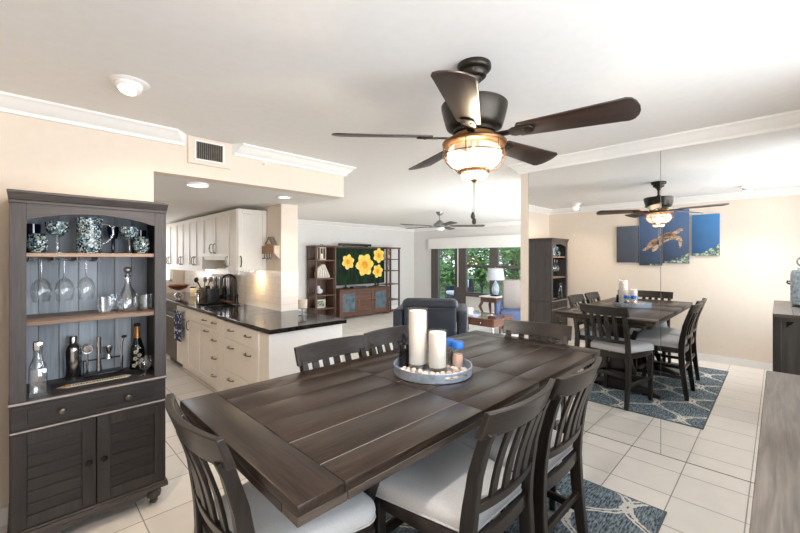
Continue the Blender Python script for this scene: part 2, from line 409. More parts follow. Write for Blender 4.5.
def thing(name, label, cat, loc=(0, 0, 0), rotz=0, group=None):
    o = bpy.data.objects.new(name, None); COL.objects.link(o)
    o.empty_display_size = .1
    o.location = loc; o.rotation_euler = (0, 0, rotz); o['label'] = label; o['category'] = cat
    if group: o['group'] = group
    return o
def tag(o, label, cat, group=None, loc=None, rotz=None):
    o['label'] = label; o['category'] = cat
    if group: o['group'] = group
    if loc: o.location = loc
    if rotz is not None: o.rotation_euler = (0, 0, rotz)
    return o
def struct(mb, name, m, bevel=0):
    o = mb.build(name, m, bevel=bevel); o['kind'] = 'structure'; return o
def dup(root, loc, rotz=None, label=None, group=None):
    r = root.copy(); COL.objects.link(r); r.location = loc
    if rotz is not None: r.rotation_euler = (0, 0, rotz)
    if label: r['label'] = label
    if group: r['group'] = group
    for ch in list(root.children):
        c = ch.copy(); COL.objects.link(c); c.parent = r
        for g in list(ch.children):
            d = g.copy(); COL.objects.link(d); d.parent = c
    return r
def lerp(a, b, t): return a+(b-a)*t
def interp(tab, z):
    for (z0, y0), (z1, y1) in zip(tab, tab[1:]):
        if z <= z1: return lerp(y0, y1, (z-z0)/(z1-z0))
    return tab[-1][1]

# ------------------------------------------------------------------ the setting
XM, YL, XB, CH, YR = 3.492, 3.12, -.19, 2.44, -.56     # mirror face, left wall, back wall, ceiling, right wall
XW, YT, KC = 8.78, 8.15, 2.134                         # window wall, television wall, kitchen ceiling
struct(MB().box(-.7, XW+.2, -.8, YT+.2, -.1, 0), 'floor', M_floor)
struct(MB().box(-.7, XW+.2, -.8, YT+.2, CH, CH+.1), 'ceiling', M_ceil)
struct(MB().box(XB-.12, .66, YL, YL+.13, 0, CH), 'wall_left', M_wall)
struct(MB().box(.66, 2.31, YL, YL+.13, KC, CH), 'wall_header', M_wall)
struct(MB().box(2.29, 2.31, YL+.13, YT, KC, CH), 'wall_soffit', M_lwall)
struct(MB().box(-.2, 2.29, YL+.13, 7.7, KC, KC+.06), 'ceiling_kitchen', M_ceil)
struct(MB().box(XB-.12, XB, -.8, YL, 0, CH), 'wall_back', M_wall)
# right wall with an opening added to let fill light in (out of the picture)
m = MB()
m.box(XB, .1, YR-.12, YR, 0, CH).box(2.6, XM+.1, YR-.12, YR, 0, CH).box(.1, 2.6, YR-.12, YR, 0, .7).box(.1, 2.6, YR-.12, YR, 2.38, CH)
struct(m, 'wall_right', M_wall)
m = MB()
for x in (.1, .9, 1.75, 2.56): m.box(x, x+.04, YR-.09, YR-.03, .7, 2.38)
m.box(.1, 2.6, YR-.09, YR-.03, .7, .75).box(.1, 2.6, YR-.09, YR-.03, 2.33, 2.38)
struct(m, 'window_added_dining', M_frame)  # unseen frame added around the opening for the dining fill lamp
# mirror wall and the end of it
struct(MB().box(XM+.006, XM+.12, YR, 1.80, 0, CH), 'wall_mirror', M_wall)
m = MB()
m.box(XM+.12, 4.4, 1.68, 1.80, 0, CH).box(8.0, XW, 1.68, 1.80, 0, CH).box(4.4, 8.0, 1.68, 1.80, 2.35, CH)
struct(m, 'wall_living_side', M_lwall)
m = MB()
for x in (4.4, 5.6, 6.8, 7.94): m.box(x, x+.06, 1.70, 1.76, 0, 2.35)
m.box(4.4, 8.0, 1.70, 1.76, 0, .06).box(4.4, 8.0, 1.70, 1.76, 2.29, 2.35)
struct(m, 'door_added_living', M_frame)  # unseen glazed doorway added for the living room fill lamp
# kitchen walls
struct(MB().box(2.08, 2.287, 3.98, YT, 1.37, CH), 'wall_kitchen', M_wall)
struct(MB().box(2.08, 2.287, 4.0, YT, 0, 1.37), 'wall_backsplash', M_subway)
struct(MB().box(2.076, 2.291, 3.975, 4.0, .914, 1.37), 'trim_column', M_subwayx)
m = MB(); m.box(-.2, .3, 7.6, 7.72, 0, KC).box(1.9, 2.08, 7.6, 7.72, 0, KC).box(.3, 1.9, 7.6, 7.72, 0, 1.1).box(.3, 1.9, 7.6, 7.72, 2.05, KC)
struct(m, 'wall_kitchen_end', M_wall)
struct(MB().box(-.2, -.1, YL+.13, 7.6, 0, KC), 'wall_kitchen_left', M_wall)
m = MB()
for x in (.3, 1.08, 1.86): m.box(x, x+.04, 7.64, 7.68, 1.1, 2.05)
m.box(.3, 1.9, 7.64, 7.68, 1.1, 1.14).box(.3, 1.9, 7.64, 7.68, 2.01, 2.05)
struct(m, 'window_added_kitchen', M_trim)  # unseen window added in front of the kitchen fill lamp
# living room walls
struct(MB().box(2.08, XW+.12, YT, YT+.12, 0, CH), 'wall_television', M_lwall)
m = MB()
m.box(XW, XW+.12, 7.43, YT, 0, CH).box(XW, XW+.12, 1.7, 3.2, 0, CH)
m.box(XW, XW+.12, 3.2, 7.43, 2.10, CH).box(XW, XW+.12, 3.2, 6.30, 0, .50)
struct(m, 'wall_window', M_lwall)
# door (sliding) and windows in the window wall
m = MB()
m.box(XW-.02, XW+.09, 7.17, 7.43, 0, 2.10).box(XW-.02, XW+.09, 6.42, 6.55, 0, 2.10).box(XW-.02, XW+.09, 6.42, 7.43, 0, .1).box(XW-.02, XW+.09, 6.42, 7.43, 2.02, 2.10)
struct(m, 'door_1', M_frame)
m = MB()
m.box(XW-.03, XW+.09, 6.18, 6.42, 0, 2.10)
for a, b in ((5.40, 6.18), (4.40, 5.18), (3.3, 4.3)):
    m.box(XW+.03, XW+.05, a, b, 1.26, 1.32).box(XW-.01, XW+.07, a-.03, a+.015, .5, 2.1).box(XW-.01, XW+.07, b-.015, b+.03, .5, 2.1)
    m.box(XW-.01, XW+.07, a, b, .5, .57).box(XW-.01, XW+.07, a, b, 2.03, 2.1)
m.box(XW-.03, XW+.09, 5.18, 5.40, .5, 2.10).box(XW-.03, XW+.09, 4.28, 4.40, .5, 2.10).box(XW-.03, XW+.09, 3.2, 3.32, .5, 2.1)
m.box(XW-.05, XW+.09, 3.2, 6.42, .46, .52)
w1 = struct(m, 'window_1', M_frame)
g = MB().box(XW+.035, XW+.043, 3.3, 6.2, .55, 2.05).build('pane', M_win, w1)
d1 = bpy.data.objects['door_1']
MB().box(XW+.03, XW+.038, 6.5, 7.2, .08, 2.05).build('pane', M_win, d1)
# crown mouldings: profile (out from wall, down from ceiling)
CP = [(0, 0), (.092, 0), (.092, .014), (.074, .022), (.066, .034), (.036, .066), (.026, .072), (.022, .092), (0, .092)]
def crown_x(name, x0, x1, yw, sgn, e0=0, e1=0):
    """runs along X on a wall whose face is at yw and looks towards sgn; e0/e1 mitre the ends"""
    pts = []; n = len(CP)
    for x, e in ((x0, e0), (x1, e1)):
        for a, d in CP: pts.append((x + e*a, yw + sgn*a, CH-d))
    f = [(i, (i+1) % n, n+(i+1) % n, n+i) for i in range(n)] + [tuple(range(n)), tuple(range(2*n-1, n-1, -1))]
    return struct(MB().poly(pts, f), name, M_trim)
def crown_y(name, y0, y1, xw, sgn, e0=0, e1=0):
    pts = []; n = len(CP)
    for y, e in ((y0, e0), (y1, e1)):
        for a, d in CP: pts.append((xw + sgn*a, y + e*a, CH-d))
    f = [(i, (i+1) % n, n+(i+1) % n, n+i) for i in range(n)] + [tuple(range(n)), tuple(range(2*n-1, n-1, -1))]
    return struct(MB().poly(pts, f), name, M_trim)
crown_x('trim_1', XB, .87, YL, -1, 1, -.9)
crown_x('trim_2', 1.20, 2.31, YL, -1, .6, 1)
crown_y('trim_3', YL, YT, 2.31, 1, -1, -1)
crown_y('trim_4', YR, 1.80, XM+.006, -1, 0, 1)
crown_x('trim_5', XM+.006, XW, 1.80, 1, -1, -1)
crown_x('trim_6', 2.31, XW, YT, -1, 1, -1)
crown_y('trim_7', 1.80, YT, XW, -1, 1, -1)
crown_y('trim_8', YR, YL, XB, 1, 0, -1)
# baseboards
struct(MB().box(XB, .66, YL-.014, YL, 0, .10), 'baseboard_left', M_trim, .003)
struct(MB().box(XB, XB+.014, YR, YL-.014, 0, .10), 'baseboard_back', M_trim, .003)
struct(MB().box(2.29, XW, YT-.014, YT, 0, .10), 'baseboard_television', M_trim, .003)
struct(MB().box(XW-.014, XW, 1.8, 6.18, 0, .10), 'baseboard_window', M_trim, .003)
struct(MB().box(XM-.004, XM+.01, 1.724, 1.803, 0, CH-.09), 'trim_9', M_wall)
# mirrors: two tall sheets meeting at a seam
for nm, a, b, lab in (('mirror_panel', .6445, 1.722, 'tall frameless wall mirror sheet nearer the living room, left of the seam'),
                      ('mirror_panel', -.545, .6415, 'tall frameless wall mirror sheet right of the seam, behind the grey cabinet')):
    t = thing(nm, lab, 'mirror', (XM, (a+b)/2, 0), 0, 'wall mirror sheets')
    h = (b-a)/2
    MB().box(0, .0055, -h, h, .004, 2.372).build('silvered_sheet', M_mirror, t, smooth=0)
    e = MB(); e.box(-.0012, .0056, -h, h, 2.372, 2.376).box(-.0012, .0056, -h, h, 0, .004)
    e.box(-.0012, .0056, -h-.0012, -h, 0, 2.376).box(-.0012, .0056, h, h+.0012, 0, 2.376)
    e.build('edge_strip', M_pull, t)
# exterior ground
struct(MB().box(XW+.12, 30, -8, 22, -.16, -.04), 'floor_patio', M_lawn)
struct(MB().box(XW+.12, 11.2, 1, 9.5, -.04, -.005), 'floor_lanai', M_patio)

# ------------------------------------------------------------------ rug
def rug_material():
    m, nt, b, N, L = nmat('trellis_rug_pile')
    tc = N.new('ShaderNodeTexCoord'); sx = N.new('ShaderNodeSeparateXYZ'); L.new(tc.outputs['Object'], sx.inputs[0])
    def mt(op, a, c=None, d=None):
        n = N.new('ShaderNodeMath'); n.operation = op
        for i, v in enumerate((a, c, d)):
            if v is None: continue
            if isinstance(v, (int, float)): n.inputs[i].default_value = v
            else: L.new(v, n.inputs[i])
        return n.outputs[0]
    Wd, P = .50, .62
    nz = N.new('ShaderNodeTexNoise'); nz.inputs['Scale'].default_value = 38; nz.inputs['Detail'].default_value = 2; L.new(tc.outputs['Object'], nz.inputs['Vector'])
    jit = mt('MULTIPLY', mt('SUBTRACT', nz.outputs['Fac'], .5), .045)
    s = mt('SINE', mt('MULTIPLY', sx.outputs['X'], 2*PI/P))
    s2 = mt('MULTIPLY', mt('ADD', s, mt('MULTIPLY', mt('POWER', s, 3), -.16)), Wd/4/.84)
    def line(v):
        f = mt('FRACT', mt('DIVIDE', v, Wd))
        dd = mt('MULTIPLY', mt('ABSOLUTE', mt('SUBTRACT', f, .5)), Wd)   # 0 at the curve
        return mt('ADD', dd, jit)
    def band(dd): return mt('MULTIPLY', mt('LESS_THAN', dd, .031), mt('GREATER_THAN', dd, .008))
    l1 = band(line(mt('ADD', sx.outputs['Y'], s2)))
    l2 = band(line(mt('ADD', mt('SUBTRACT', sx.outputs['Y'], s2), Wd/2)))
    ln = mt('MAXIMUM', l1, l2)
    mp = N.new('ShaderNodeMapping'); mp.inputs['Scale'].default_value = (26, 130, 26); L.new(tc.outputs['Object'], mp.inputs[0])
    n2 = N.new('ShaderNodeTexNoise'); n2.inputs['Scale'].default_value = 1; n2.inputs['Detail'].default_value = 5; L.new(mp.outputs[0], n2.inputs['Vector'])
    cr = N.new('ShaderNodeValToRGB'); cr.color_ramp.elements[0].position = .36; cr.color_ramp.elements[1].position = .68
    cr.color_ramp.elements[0].color = srgb(54, 67, 78); cr.color_ramp.elements[1].color = srgb(160, 175, 183)
    L.new(n2.outputs['Fac'], cr.inputs[0])
    mx = N.new('ShaderNodeMix'); mx.data_type = 'RGBA'; L.new(ln, mx.inputs[0]); L.new(cr.outputs[0], mx.inputs[6]); mx.inputs[7].default_value = srgb(226, 222, 214)
    L.new(mx.outputs[2], b.inputs['Base Color']); b.inputs['Roughness'].default_value = .95; b.inputs['Specular IOR Level'].default_value = .1
    bp = N.new('ShaderNodeBump'); bp.inputs['Strength'].default_value = .5; bp.inputs['Distance'].default_value = .004
    L.new(n2.outputs['Fac'], bp.inputs['Height']); L.new(bp.outputs[0], b.inputs['Normal'])
    return m
M_rug = rug_material()
M_rugb = plain('rug_binding', srgb(92, 104, 112), .95)
t = thing('area_rug', 'blue-grey area rug with cream trellis pattern under the dining table', 'rug', (1.515, 1.27, 0))
MB().box(-1.195, 1.195, -.79, .79, 0, .009).build('pile', M_rug, t)
m = MB(); m.box(-1.205, -1.195, -.8, .8, 0, .008).box(1.195, 1.205, -.8, .8, 0, .008).box(-1.205, 1.205, -.8, -.79, 0, .008).box(-1.205, 1.205, .79, .8, 0, .008)
m.build('binding', M_rugb, t)

# ------------------------------------------------------------------ dining table
RZ = .009                                   # rug surface
TX0, TX1, TY0, TY1, TT = .475, 2.70, .83, 1.80, .914
t = thing('dining_table', 'long dark plank-topped counter-height dining table with trestle base', 'table', (1.5875, 1.315, 0))
ox, oy = -1.5875, -1.315
ys = [TY0, .952, 1.135, 1.32, 1.50, 1.67, TY1]
def planks(x0, x1, name):
    m = MB()
    for a, b in zip(ys, ys[1:]):
        m.plank().box(x0+ox+.0007, x1+ox-.0007, a+oy+.0009, b+oy-.0009, TT-.03, TT, .0022, 2)
    return m.build(name, M_table, t)
planks(TX0+.145, 1.30, 'top_boards'); planks(1.30, 1.80, 'extension_leaf'); planks(1.80, TX1-.145, 'top_boards')
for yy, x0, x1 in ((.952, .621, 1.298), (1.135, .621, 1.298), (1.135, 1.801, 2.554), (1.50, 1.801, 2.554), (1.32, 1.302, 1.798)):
    MB().box(x0+ox, x1+ox, yy+oy-.0008, yy+oy+.0008, TT-.0295, TT-.0004).build('painted_seam_glint', M_hedge, t)  # pale strips paint bevel highlights into the plank seams
for x0, x1 in ((TX0, TX0+.145), (TX1-.145, TX1)):
    MB().plank().box(x0+ox+.0007, x1+ox-.0007, TY0+oy, TY1+oy, TT-.03, TT, .003, 2).build('breadboard_end', M_tabley, t)
for y0, y1 in ((TY0+.001, TY0+.08), (TY1-.08, TY1-.001)):
    for x0, x1 in ((TX0+.002, .63), (.632, 1.299), (1.301, 1.799), (1.801, 2.55), (2.552, TX1-.002)):
        MB().plank().box(x0+ox, x1+ox, y0+oy, y1+oy, TT-.056, TT-.0305, .002, 1).build('edge_skirt', M_tedge, t)   # built-up edge under the boards
for x0, x1 in ((TX0+.001, TX0+.08), (TX1-.08, TX1-.001)): MB().plank().box(x0+ox, x1+ox, TY0+.08+oy, TY1-.08+oy, TT-.056, TT-.0305, .002, 1).build('end_skirt', M_tabley, t)
m = MB(); ax0, ax1, ay0, ay1 = TX0+.20, TX1-.20, TY0+.14, TY1-.14
m.box(ax0+ox, ax1+ox, ay0+oy, ay0+.03+oy, .795, TT-.0305).box(ax0+ox, ax1+ox, ay1-.03+oy, ay1+oy, .795, TT-.0305)
m.box(ax0+ox, ax0+.03+ox, ay0+.03+oy, ay1-.03+oy, .795, TT-.0305).box(ax1-.03+ox, ax1+ox, ay0+.03+oy, ay1-.03+oy, .795, TT-.0305)
m.build('apron', M_tedge, t, bevel=.003)
for tx in (.99, 2.12):
    p = MB()                                 # trestle foot: long beam with sloping ends
    prof = [(-.42, 0), (-.42, .03), (-.30, .075), (-.12, .12), (.12, .12), (.30, .075), (.42, .03), (.42, 0), (.34, 0), (.30, .02), (-.30, .02), (-.34, 0)]
    p.prism([(a, z+RZ) for a, z in prof], 'x', tx+ox-.045, tx+ox+.045, .004).build('trestle_foot', M_chair, t)
    p = MB()
    hour = [(-.135, .129), (-.115, .20), (-.075, .33), (-.065, .45), (-.075, .57), (-.12, .70), (-.16, .795), (.16, .795), (.12, .70), (.075, .57), (.065, .45), (.075, .33), (.115, .20), (.135, .129)]
    p.prism(hour, 'x', tx+ox-.035, tx+ox+.035, .004).build('trestle_post', M_chair, t)
    for sgn in (-1, 1):
        p = MB(); p.beam([(tx+ox, sgn*.19, .70), (tx+ox, sgn*.115, .50), (tx+ox, sgn*.13, .32), (tx+ox, sgn*.22, .115)], .05, .05).build('curved_brace', M_chair, t, bevel=.004)
    MB().box(tx+ox-.045, tx+ox+.045, -.34, .34, .745, .795, .004).build('cross_beam', M_chair, t)
MB().box(1.025+ox, 2.085+ox, -.03, .03, .66, .745, .004).build('stretcher', M_chairx, t)

# ------------------------------------------------------------------ dining chairs (counter height)
POST = [(0, -.268), (.025, -.268), (.18, -.248), (.36, -.228), (.50, -.220), (.62, -.226), (.78, -.252), (.90, -.287), (1.03, -.335)]
def py(z): return interp(POST, z)
def bow(x, k=.042): return -k*(1-(x/.245)**2)
def make_chair(label):
    c = thing('dining_chair', label, 'chair', (0, 0, RZ), 0, 'counter-height dining chairs around the table')
    H = 1.03-RZ
    for sx in (-1, 1):
        m = MB(); zs = [0, .025, .09, .18, .27, .36, .44, .52, .60, .66, .72, .78, .84, .90, .955]
        m.beam([(sx*(.212-.006*(z > .5)), py(z), z-(RZ if z > .9 else 0)) for z in zs], .036, [.040, .040, .042, .046, .05, .053, .055, .056, .055, .052, .048, .046, .043, .040, .037])
        m.build('rear_leg', M_chair, c, bevel=.004)
        m = MB(); m.beam([(sx*.232, .213, 0), (sx*.232, .213, .03), (sx*.232, .209, .30), (sx*.232, .205, .51)], [.034, .035, .042, .046], [.034, .035, .042, .046])
        m.build('front_leg', M_chair, c, bevel=.004)
        m = MB(); m.beam([(sx*.222, -.228, .235), (sx*.230, .20, .235)], .022, .036); m.build('side_stretcher', M_chair, c, bevel=.003)
        # side rail of the seat
        m = MB(); m.prism([(sx*.192, -.205), (sx*.216, -.205), (sx*.252, .222), (sx*.226, .222)], 'z', .487, .542, .002); m.build('side_rail', M_chairx, c)
    MB().box(-.21, .21, .197, .221, .185, .23, .003).build('foot_rest', M_chairx, c)
    MB().box(-.197, .197, -.244, -.222, .30, .335, .003).build('rear_stretcher', M_chairx, c)
    MB().box(-.226, .226, .205, .232, .487, .542, .003).build('front_rail', M_chairx, c)
    xs = [-.195+.39*i/10 for i in range(11)]
    m = MB(); m.slab(xs, [.487, .542], lambda x, z: -.205+bow(x, .02), .022); m.build('back_rail', M_chairx, c, bevel=.002)
    # upholstered seat: trapezoid with rounded corners and a soft crown
    out = []
    def corner(cx, cy, a0, a1, r):
        for i in range(5):
            a = math.radians(lerp(a0, a1, i/4)); out.append((cx+r*math.cos(a), cy+r*math.sin(a)))
    corner(.205, .185, 0, 90, .062); corner(-.205, .185, 90, 180, .062); corner(-.168, -.197, 180, 270, .022); corner(.168, -.197, 270, 360, .022)
    n = len(out); pts = []; f = []
    rings = [(.985, .544), (1.0, .552), (1.012, .574), (.995, .592), (.95, .605), (.82, .613), (.5, .618)]
    for k, z in rings:
        for x, y in out: pts.append((x*k, y*k, z))
    for r in range(len(rings)-1):
        for i in range(n): f.append((r*n+i, r*n+(i+1) % n, (r+1)*n+(i+1) % n, (r+1)*n+i))
    f.append(tuple(range((len(rings)-1)*n, len(rings)*n))); f.append(tuple(range(n-1, -1, -1)))
    cu = MB().poly(pts, f).build('seat_cushion', M_fabric, c, smooth=70)
    m = MB(); m.tube([(x*1.004, y*1.004, .5485) for x, y in out], .0042, 6, True); m.build('piping', M_fabric, cu)
    # back: top rail, lower rail, four slats
    xs = [-.247+.494*i/16 for i in range(17)]
    m = MB(); m.slab(xs, [.925, .96, .995, H], lambda x, z: py(z+RZ)+.024+bow(x), .024); m.build('top_rail', M_chairx, c, bevel=.004)
    rl = [o for o in c.children if o.name.startswith('top_rail')][0]
    m = MB()
    for zz in (.942, 1.003): m.slab([x*.9 for x in xs], [zz-.0012, zz+.0012], lambda x, z: py(z+RZ)+.0252+bow(x), .0011)
    for xx in (-.2225, .2225): m.slab([xx-.0012, xx+.0012], [.942, .972, 1.003], lambda x, z: py(z+RZ)+.0252+bow(x), .0011)
    m.build('routed_border', M_ink, rl)
    m = MB(); m.slab([x*.19/.247 for x in xs], [.640, .676], lambda x, z: py(z)+.012+bow(x, .034), .022); m.build('lower_back_rail', M_chairx, c, bevel=.003)
    for k in range(4):
        xc = -.19+.38*(k+1)/5
        m = MB(); m.slab([xc-.021, xc, xc+.021], [.676, .74, .80, .87, .925], lambda x, z: py(z)+.008+bow(xc, .034+.008*(z-.676)/.25), .012); m.build('back_slat', M_chair, c, bevel=.002)
    return c
ch0 = make_chair('dark slatted dining chair in the left foreground, at the near end of the table')
ch0.location = (.702, 1.313, RZ); ch0.rotation_euler = (0, 0, -PI/2)
dup(ch0, (1.285, .972, RZ), 0, 'dark dining chair, nearer of the two on the mirror side, pale seat in full view')
dup(ch0, (1.793, .955, RZ), 0, 'dark dining chair on the mirror side, behind the nearest one on the patterned rug')
dup(ch0, (1.30, 1.545, RZ), PI, 'dark dining chair whose back shows before the white counter end panel')
dup(ch0, (1.815, 1.573, RZ), PI, 'dark dining chair on the far side, behind the dark bottle and tall candle')
dup(ch0, (2.426, 1.228, RZ), math.radians(100.6), 'dark dining chair at the far table end, its back to the mirror')

# ------------------------------------------------------------------ tray and what stands in it
trx, try_ = 1.545, 1.30
TRZ = TT+.006
t = thing('serving_tray', 'round galvanized metal tray with pierced handle slots on the dining table', 'tray', (trx, try_, TT), math.radians(45))
R = .205
m = MB(); m.lathe([(0, 0), (R-.004, 0), (R, .004), (R, .006), (0, .006)], (0, 0, 0), 48); m.build('base', M_galv, t)
# band wall with two slots: built as segments
m = MB(); nseg = 64; pts = []; f = []
def band_ok(i, j):
    a = (i+.5)/nseg*360
    for c0 in (210, 30):
        d = (a-c0+180) % 360-180
        if abs(d) < 20 and j == 1: return False
    return True
hz = [.004, .018, .034, .046]
for j, z in enumerate(hz):
    for i in range(nseg):
        a = 2*PI*i/nseg; pts.append(((R+.001)*math.cos(a), (R+.001)*math.sin(a), z)); 
for j, z in enumerate(hz):
    for i in range(nseg):
        a = 2*PI*i/nseg; pts.append(((R-.003)*math.cos(a), (R-.003)*math.sin(a), z))
o2 = len(hz)*nseg
for j in range(3):
    for i in range(nseg):
        k = (i+1) % nseg
        if band_ok(i, j):
            f.append((j*nseg+i, j*nseg+k, (j+1)*nseg+k, (j+1)*nseg+i)); f.append((o2+j*nseg+i, o2+(j+1)*nseg+i, o2+(j+1)*nseg+k, o2+j*nseg+k))
for i in range(nseg):
    k = (i+1) % nseg; f.append((3*nseg+i, 3*nseg+k, o2+3*nseg+k, o2+3*nseg+i))
m.poly(pts, f); m.build('rim_band', M_galv, t)
m = MB(); m.tube([(R*math.cos(2*PI*i/48), R*math.sin(2*PI*i/48), .047) for i in range(48)], .0028, 6, True); m.build('rolled_rim', M_galv, t)

def hurricane(px, py_, r, h, candle_h, label):
    c = thing('pillar_candle', label, 'candle', (px, py_, TRZ), 0, 'pillar candles in glass cylinders on the tray')
    g = MB(); g.lathe([(0, 0), (r, 0), (r, h), (r-.003, h), (r-.003, .004), (0, .004)], (0, 0, 0), 32); g.build('glass_cylinder', M_hurr, c)
    w = MB(); w.lathe([(0, .022), (r-.008, .022), (r-.008, candle_h-.004), (r-.012, candle_h), (r-.02, candle_h-.006), (0, candle_h-.012)], (0, 0, 0), 28); cw = w.build('wax_pillar', M_wax, c)
    w = MB(); w.cyl((0, 0, candle_h-.013), (.002, 0, candle_h+.004), .0012, .001, 6); w.build('wick', M_ink, cw)
    s = MB(); s.lathe([(0, .005), (r-.0045, .005), (r-.0045, .018), (0, .021)], (0, 0, 0), 24); s.build('pebble_bed', M_crock, c)
    s = MB(); s.lathe([(r+.0006, .001), (r+.0006, .172)], (0, 0, 0), 32); s.build('silvered_band', M_merc, c)
    return c
def wp(px, y, z):
    """a point at picture position (px, y) on the level z"""
    d = (1.52-z)*378.5/(y-258); u = (px-400)/378.5
    return .7071*d*(1+u), .7071*d*(1-u)

hurricane(1.5425, 1.404, .056, .322, .312, 'tall white pillar candle in a glass cylinder, in the tray')
hurricane(1.570, 1.287, .053, .214, .206, 'short white pillar candle in a glass cylinder, in the tray')
b = thing('cruet_bottle', 'small black bottle with metal pour spout, in the tray beside the tall candle', 'bottle', (1.500, 1.468, TRZ))
m = MB(); m.lathe([(0, 0), (.026, 0), (.028, .004), (.028, .112), (.025, .122), (.012, .130), (.010, .150), (0, .150)], (0, 0, 0), 24); m.build('body', M_oil, b)
m = MB(); m.lathe([(0, .151), (.0125, .151), (.013, .178), (.006, .184), (.0045, .19), (0, .19)], (0, 0, 0), 16); m.build('collar', M_black, b)
m = MB(); m.tube([(0, 0, .186), (0, 0, .215), (.006, -.004, .240), (.018, -.012, .262)], [.0042, .0038, .0032, .0026], 8); m.build('pour_spout', M_steel, b)
def shaker(x, y, fill, label):
    c = thing('spice_shaker', label, 'shaker', (x, y, TRZ), 0, 'blue-capped shakers in the tray')
    m = MB(); m.lathe([(0, 0), (.026, 0), (.029, .006), (.030, .05), (.026, .078), (.023, .095), (.024, .104)], (0, 0, 0), 20); m.build('jar', M_glass, c)
    m = MB(); m.lathe([(0, .003), (.0255, .003), (.0275, .01), (.0285, .05), (.025, .072), (0, .074)], (0, 0, 0), 20); m.build('contents', fill, c)
    m = MB(); m.lathe([(0, .104), (.031, .104), (.032, .108), (.032, .136), (.030, .140), (0, .140)], (0, 0, 0), 24); m.build('cap', M_blue, c)
shaker(1.700, 1.250, M_salt, 'blue-capped glass shaker of pink salt, in the tray nearest its right rim')
shaker(1.716, 1.322, M_pepper, 'blue-capped glass shaker half hidden behind the pink salt shaker')
# pebbles
peb = []
occ = [(1.5425, 1.404, .062), (1.570, 1.287, .059), (1.5, 1.468, .033), (1.70, 1.25, .036), (1.716, 1.322, .036)]
stones = []
for k in range(3):
    m = MB(); m.ball((0, 0, .0), 1, (1, .8, .62), 14, .05); o = m.build('tray_stone', M_stone if k < 2 else M_stoneb, smooth=80)
    stones.append(o)
r_ = random.Random(3); cnt = 0; used = set()
for tries in range(4000):
    if cnt >= 46: break
    a = r_.uniform(0, 2*PI); rr = .168*math.sqrt(r_.random()); x = 1.545+rr*math.cos(a); y = 1.30+rr*math.sin(a); s = r_.uniform(.012, .022)
    if any((x-X)**2+(y-Y)**2 < (s+q)**2 for X, Y, q in occ): continue
    occ.append((x, y, s*.92)); k = r_.choice([0, 1, 1, 2])
    if k in used: o = stones[k].copy(); COL.objects.link(o)
    else: o = stones[k]; used.add(k)
    o.scale = (s, s, s); o.location = (x, y, TRZ+s*.60); o.rotation_euler = (0, 0, r_.uniform(0, 6))
    o['label'] = 'small rounded stone lying in the galvanized tray'; o['category'] = 'stone'; o['group'] = 'pale stones in the tray'
    cnt += 1

# ------------------------------------------------------------------ ceiling fan over the table
FX, FY = 1.527, 1.027
f = thing('ceiling_fan', 'bronze five-blade ceiling fan with caged globe light above the table', 'ceiling fan', (FX, FY, CH))
m = MB(); m.lathe([(0, 0), (.078, 0), (.080, -.006), (.080, -.022), (.074, -.030), (.060, -.034), (.058, -.056), (.050, -.064), (.036, -.066), (.033, -.078), (0, -.078)], (0, 0, 0), 36); m.build('canopy', M_bronze, f)
m = MB(); m.cyl((0, 0, -.075), (0, 0, -.185), .013, seg=16); m.ball((0, 0, -.086), .022); m.lathe([(.018, -.16), (.030, -.175), (.034, -.19)], (0, 0, 0), 20); m.build('downrod', M_bronze, f)
m = MB(); m.lathe([(0, -.182), (.10, -.182), (.148, -.188), (.156, -.196), (.155, -.212), (.147, -.245), (.136, -.285), (.130, -.302), (.120, -.308), (.10, -.312), (.10, -.326), (0, -.326)], (0, 0, 0), 48); m.build('motor_housing', M_bronze, f)
blade_z = -.345
for k in range(5):
    ang = math.radians((-78.2, -6.2, 66, 138.3, 208)[k])
    out = []
    L0, L1 = .20, .672
    def hw(x): return lerp(.052, .082, (x-L0)/(L1-L0))
    xs = [L0, L0+.012, .3, .4, .5, .60]
    up = [(L0, .030)]+[(x, hw(x)) for x in xs[1:]]
    tip = [(.632, .081), (.652, .072), (.666, .048), (.672, .020), (.670, -.012), (.660, -.044), (.645, -.068), (.625, -.077)]
    dn = [(x, -hw(x)*.96) for x in xs[:0:-1]]+[(L0, -.030)]
    b = MB(); b.prism(up+tip+dn, 'z', -.0035, .0035, .0015)
    o = b.build('blade', M_blade, f); o.location = (0, 0, blade_z)
    o.rotation_euler = (Matrix.Rotation(ang, 3, 'Z') @ Matrix.Rotation(math.radians(-14), 3, 'X')).to_euler()
    b = MB(); b.box(.11, .19, -.018, .018, -.010, -.002, .003); b.prism([(.17, -.022), (.19, -.034), (.262, -.030), (.275, -.012), (.275, .012), (.262, .030), (.19, .034), (.17, .022)], 'z', -.011, -.004, .002)
    for q in (-.016, .016): b.ball((.235, q, -.011), .006, (1, 1, .5), 8)
    i = b.build('blade_bracket', M_bronze, f); i.location = o.location; i.rotation_euler = o.rotation_euler
m = MB(); m.lathe([(0, -.326), (.085, -.326), (.095, -.334), (.098, -.350), (.118, -.358), (.146, -.366), (.152, -.374), (.150, -.382), (.138, -.388), (.120, -.386), (.115, -.380)], (0, 0, 0), 48); m.build('light_fitter', M_bronzew, f)
gm, nt, bs, N, L = nmat('seeded_globe_glass')
bs.inputs['Base Color'].default_value = (1, .95, .86, 1); bs.inputs['Roughness'].default_value = .15
wv = N.new('ShaderNodeTexCoord'); sp = N.new('ShaderNodeSeparateXYZ'); L.new(wv.outputs['Object'], sp.inputs[0])
at = N.new('ShaderNodeMath'); at.operation = 'ARCTAN2'; L.new(sp.outputs['Y'], at.inputs[0]); L.new(sp.outputs['X'], at.inputs[1])
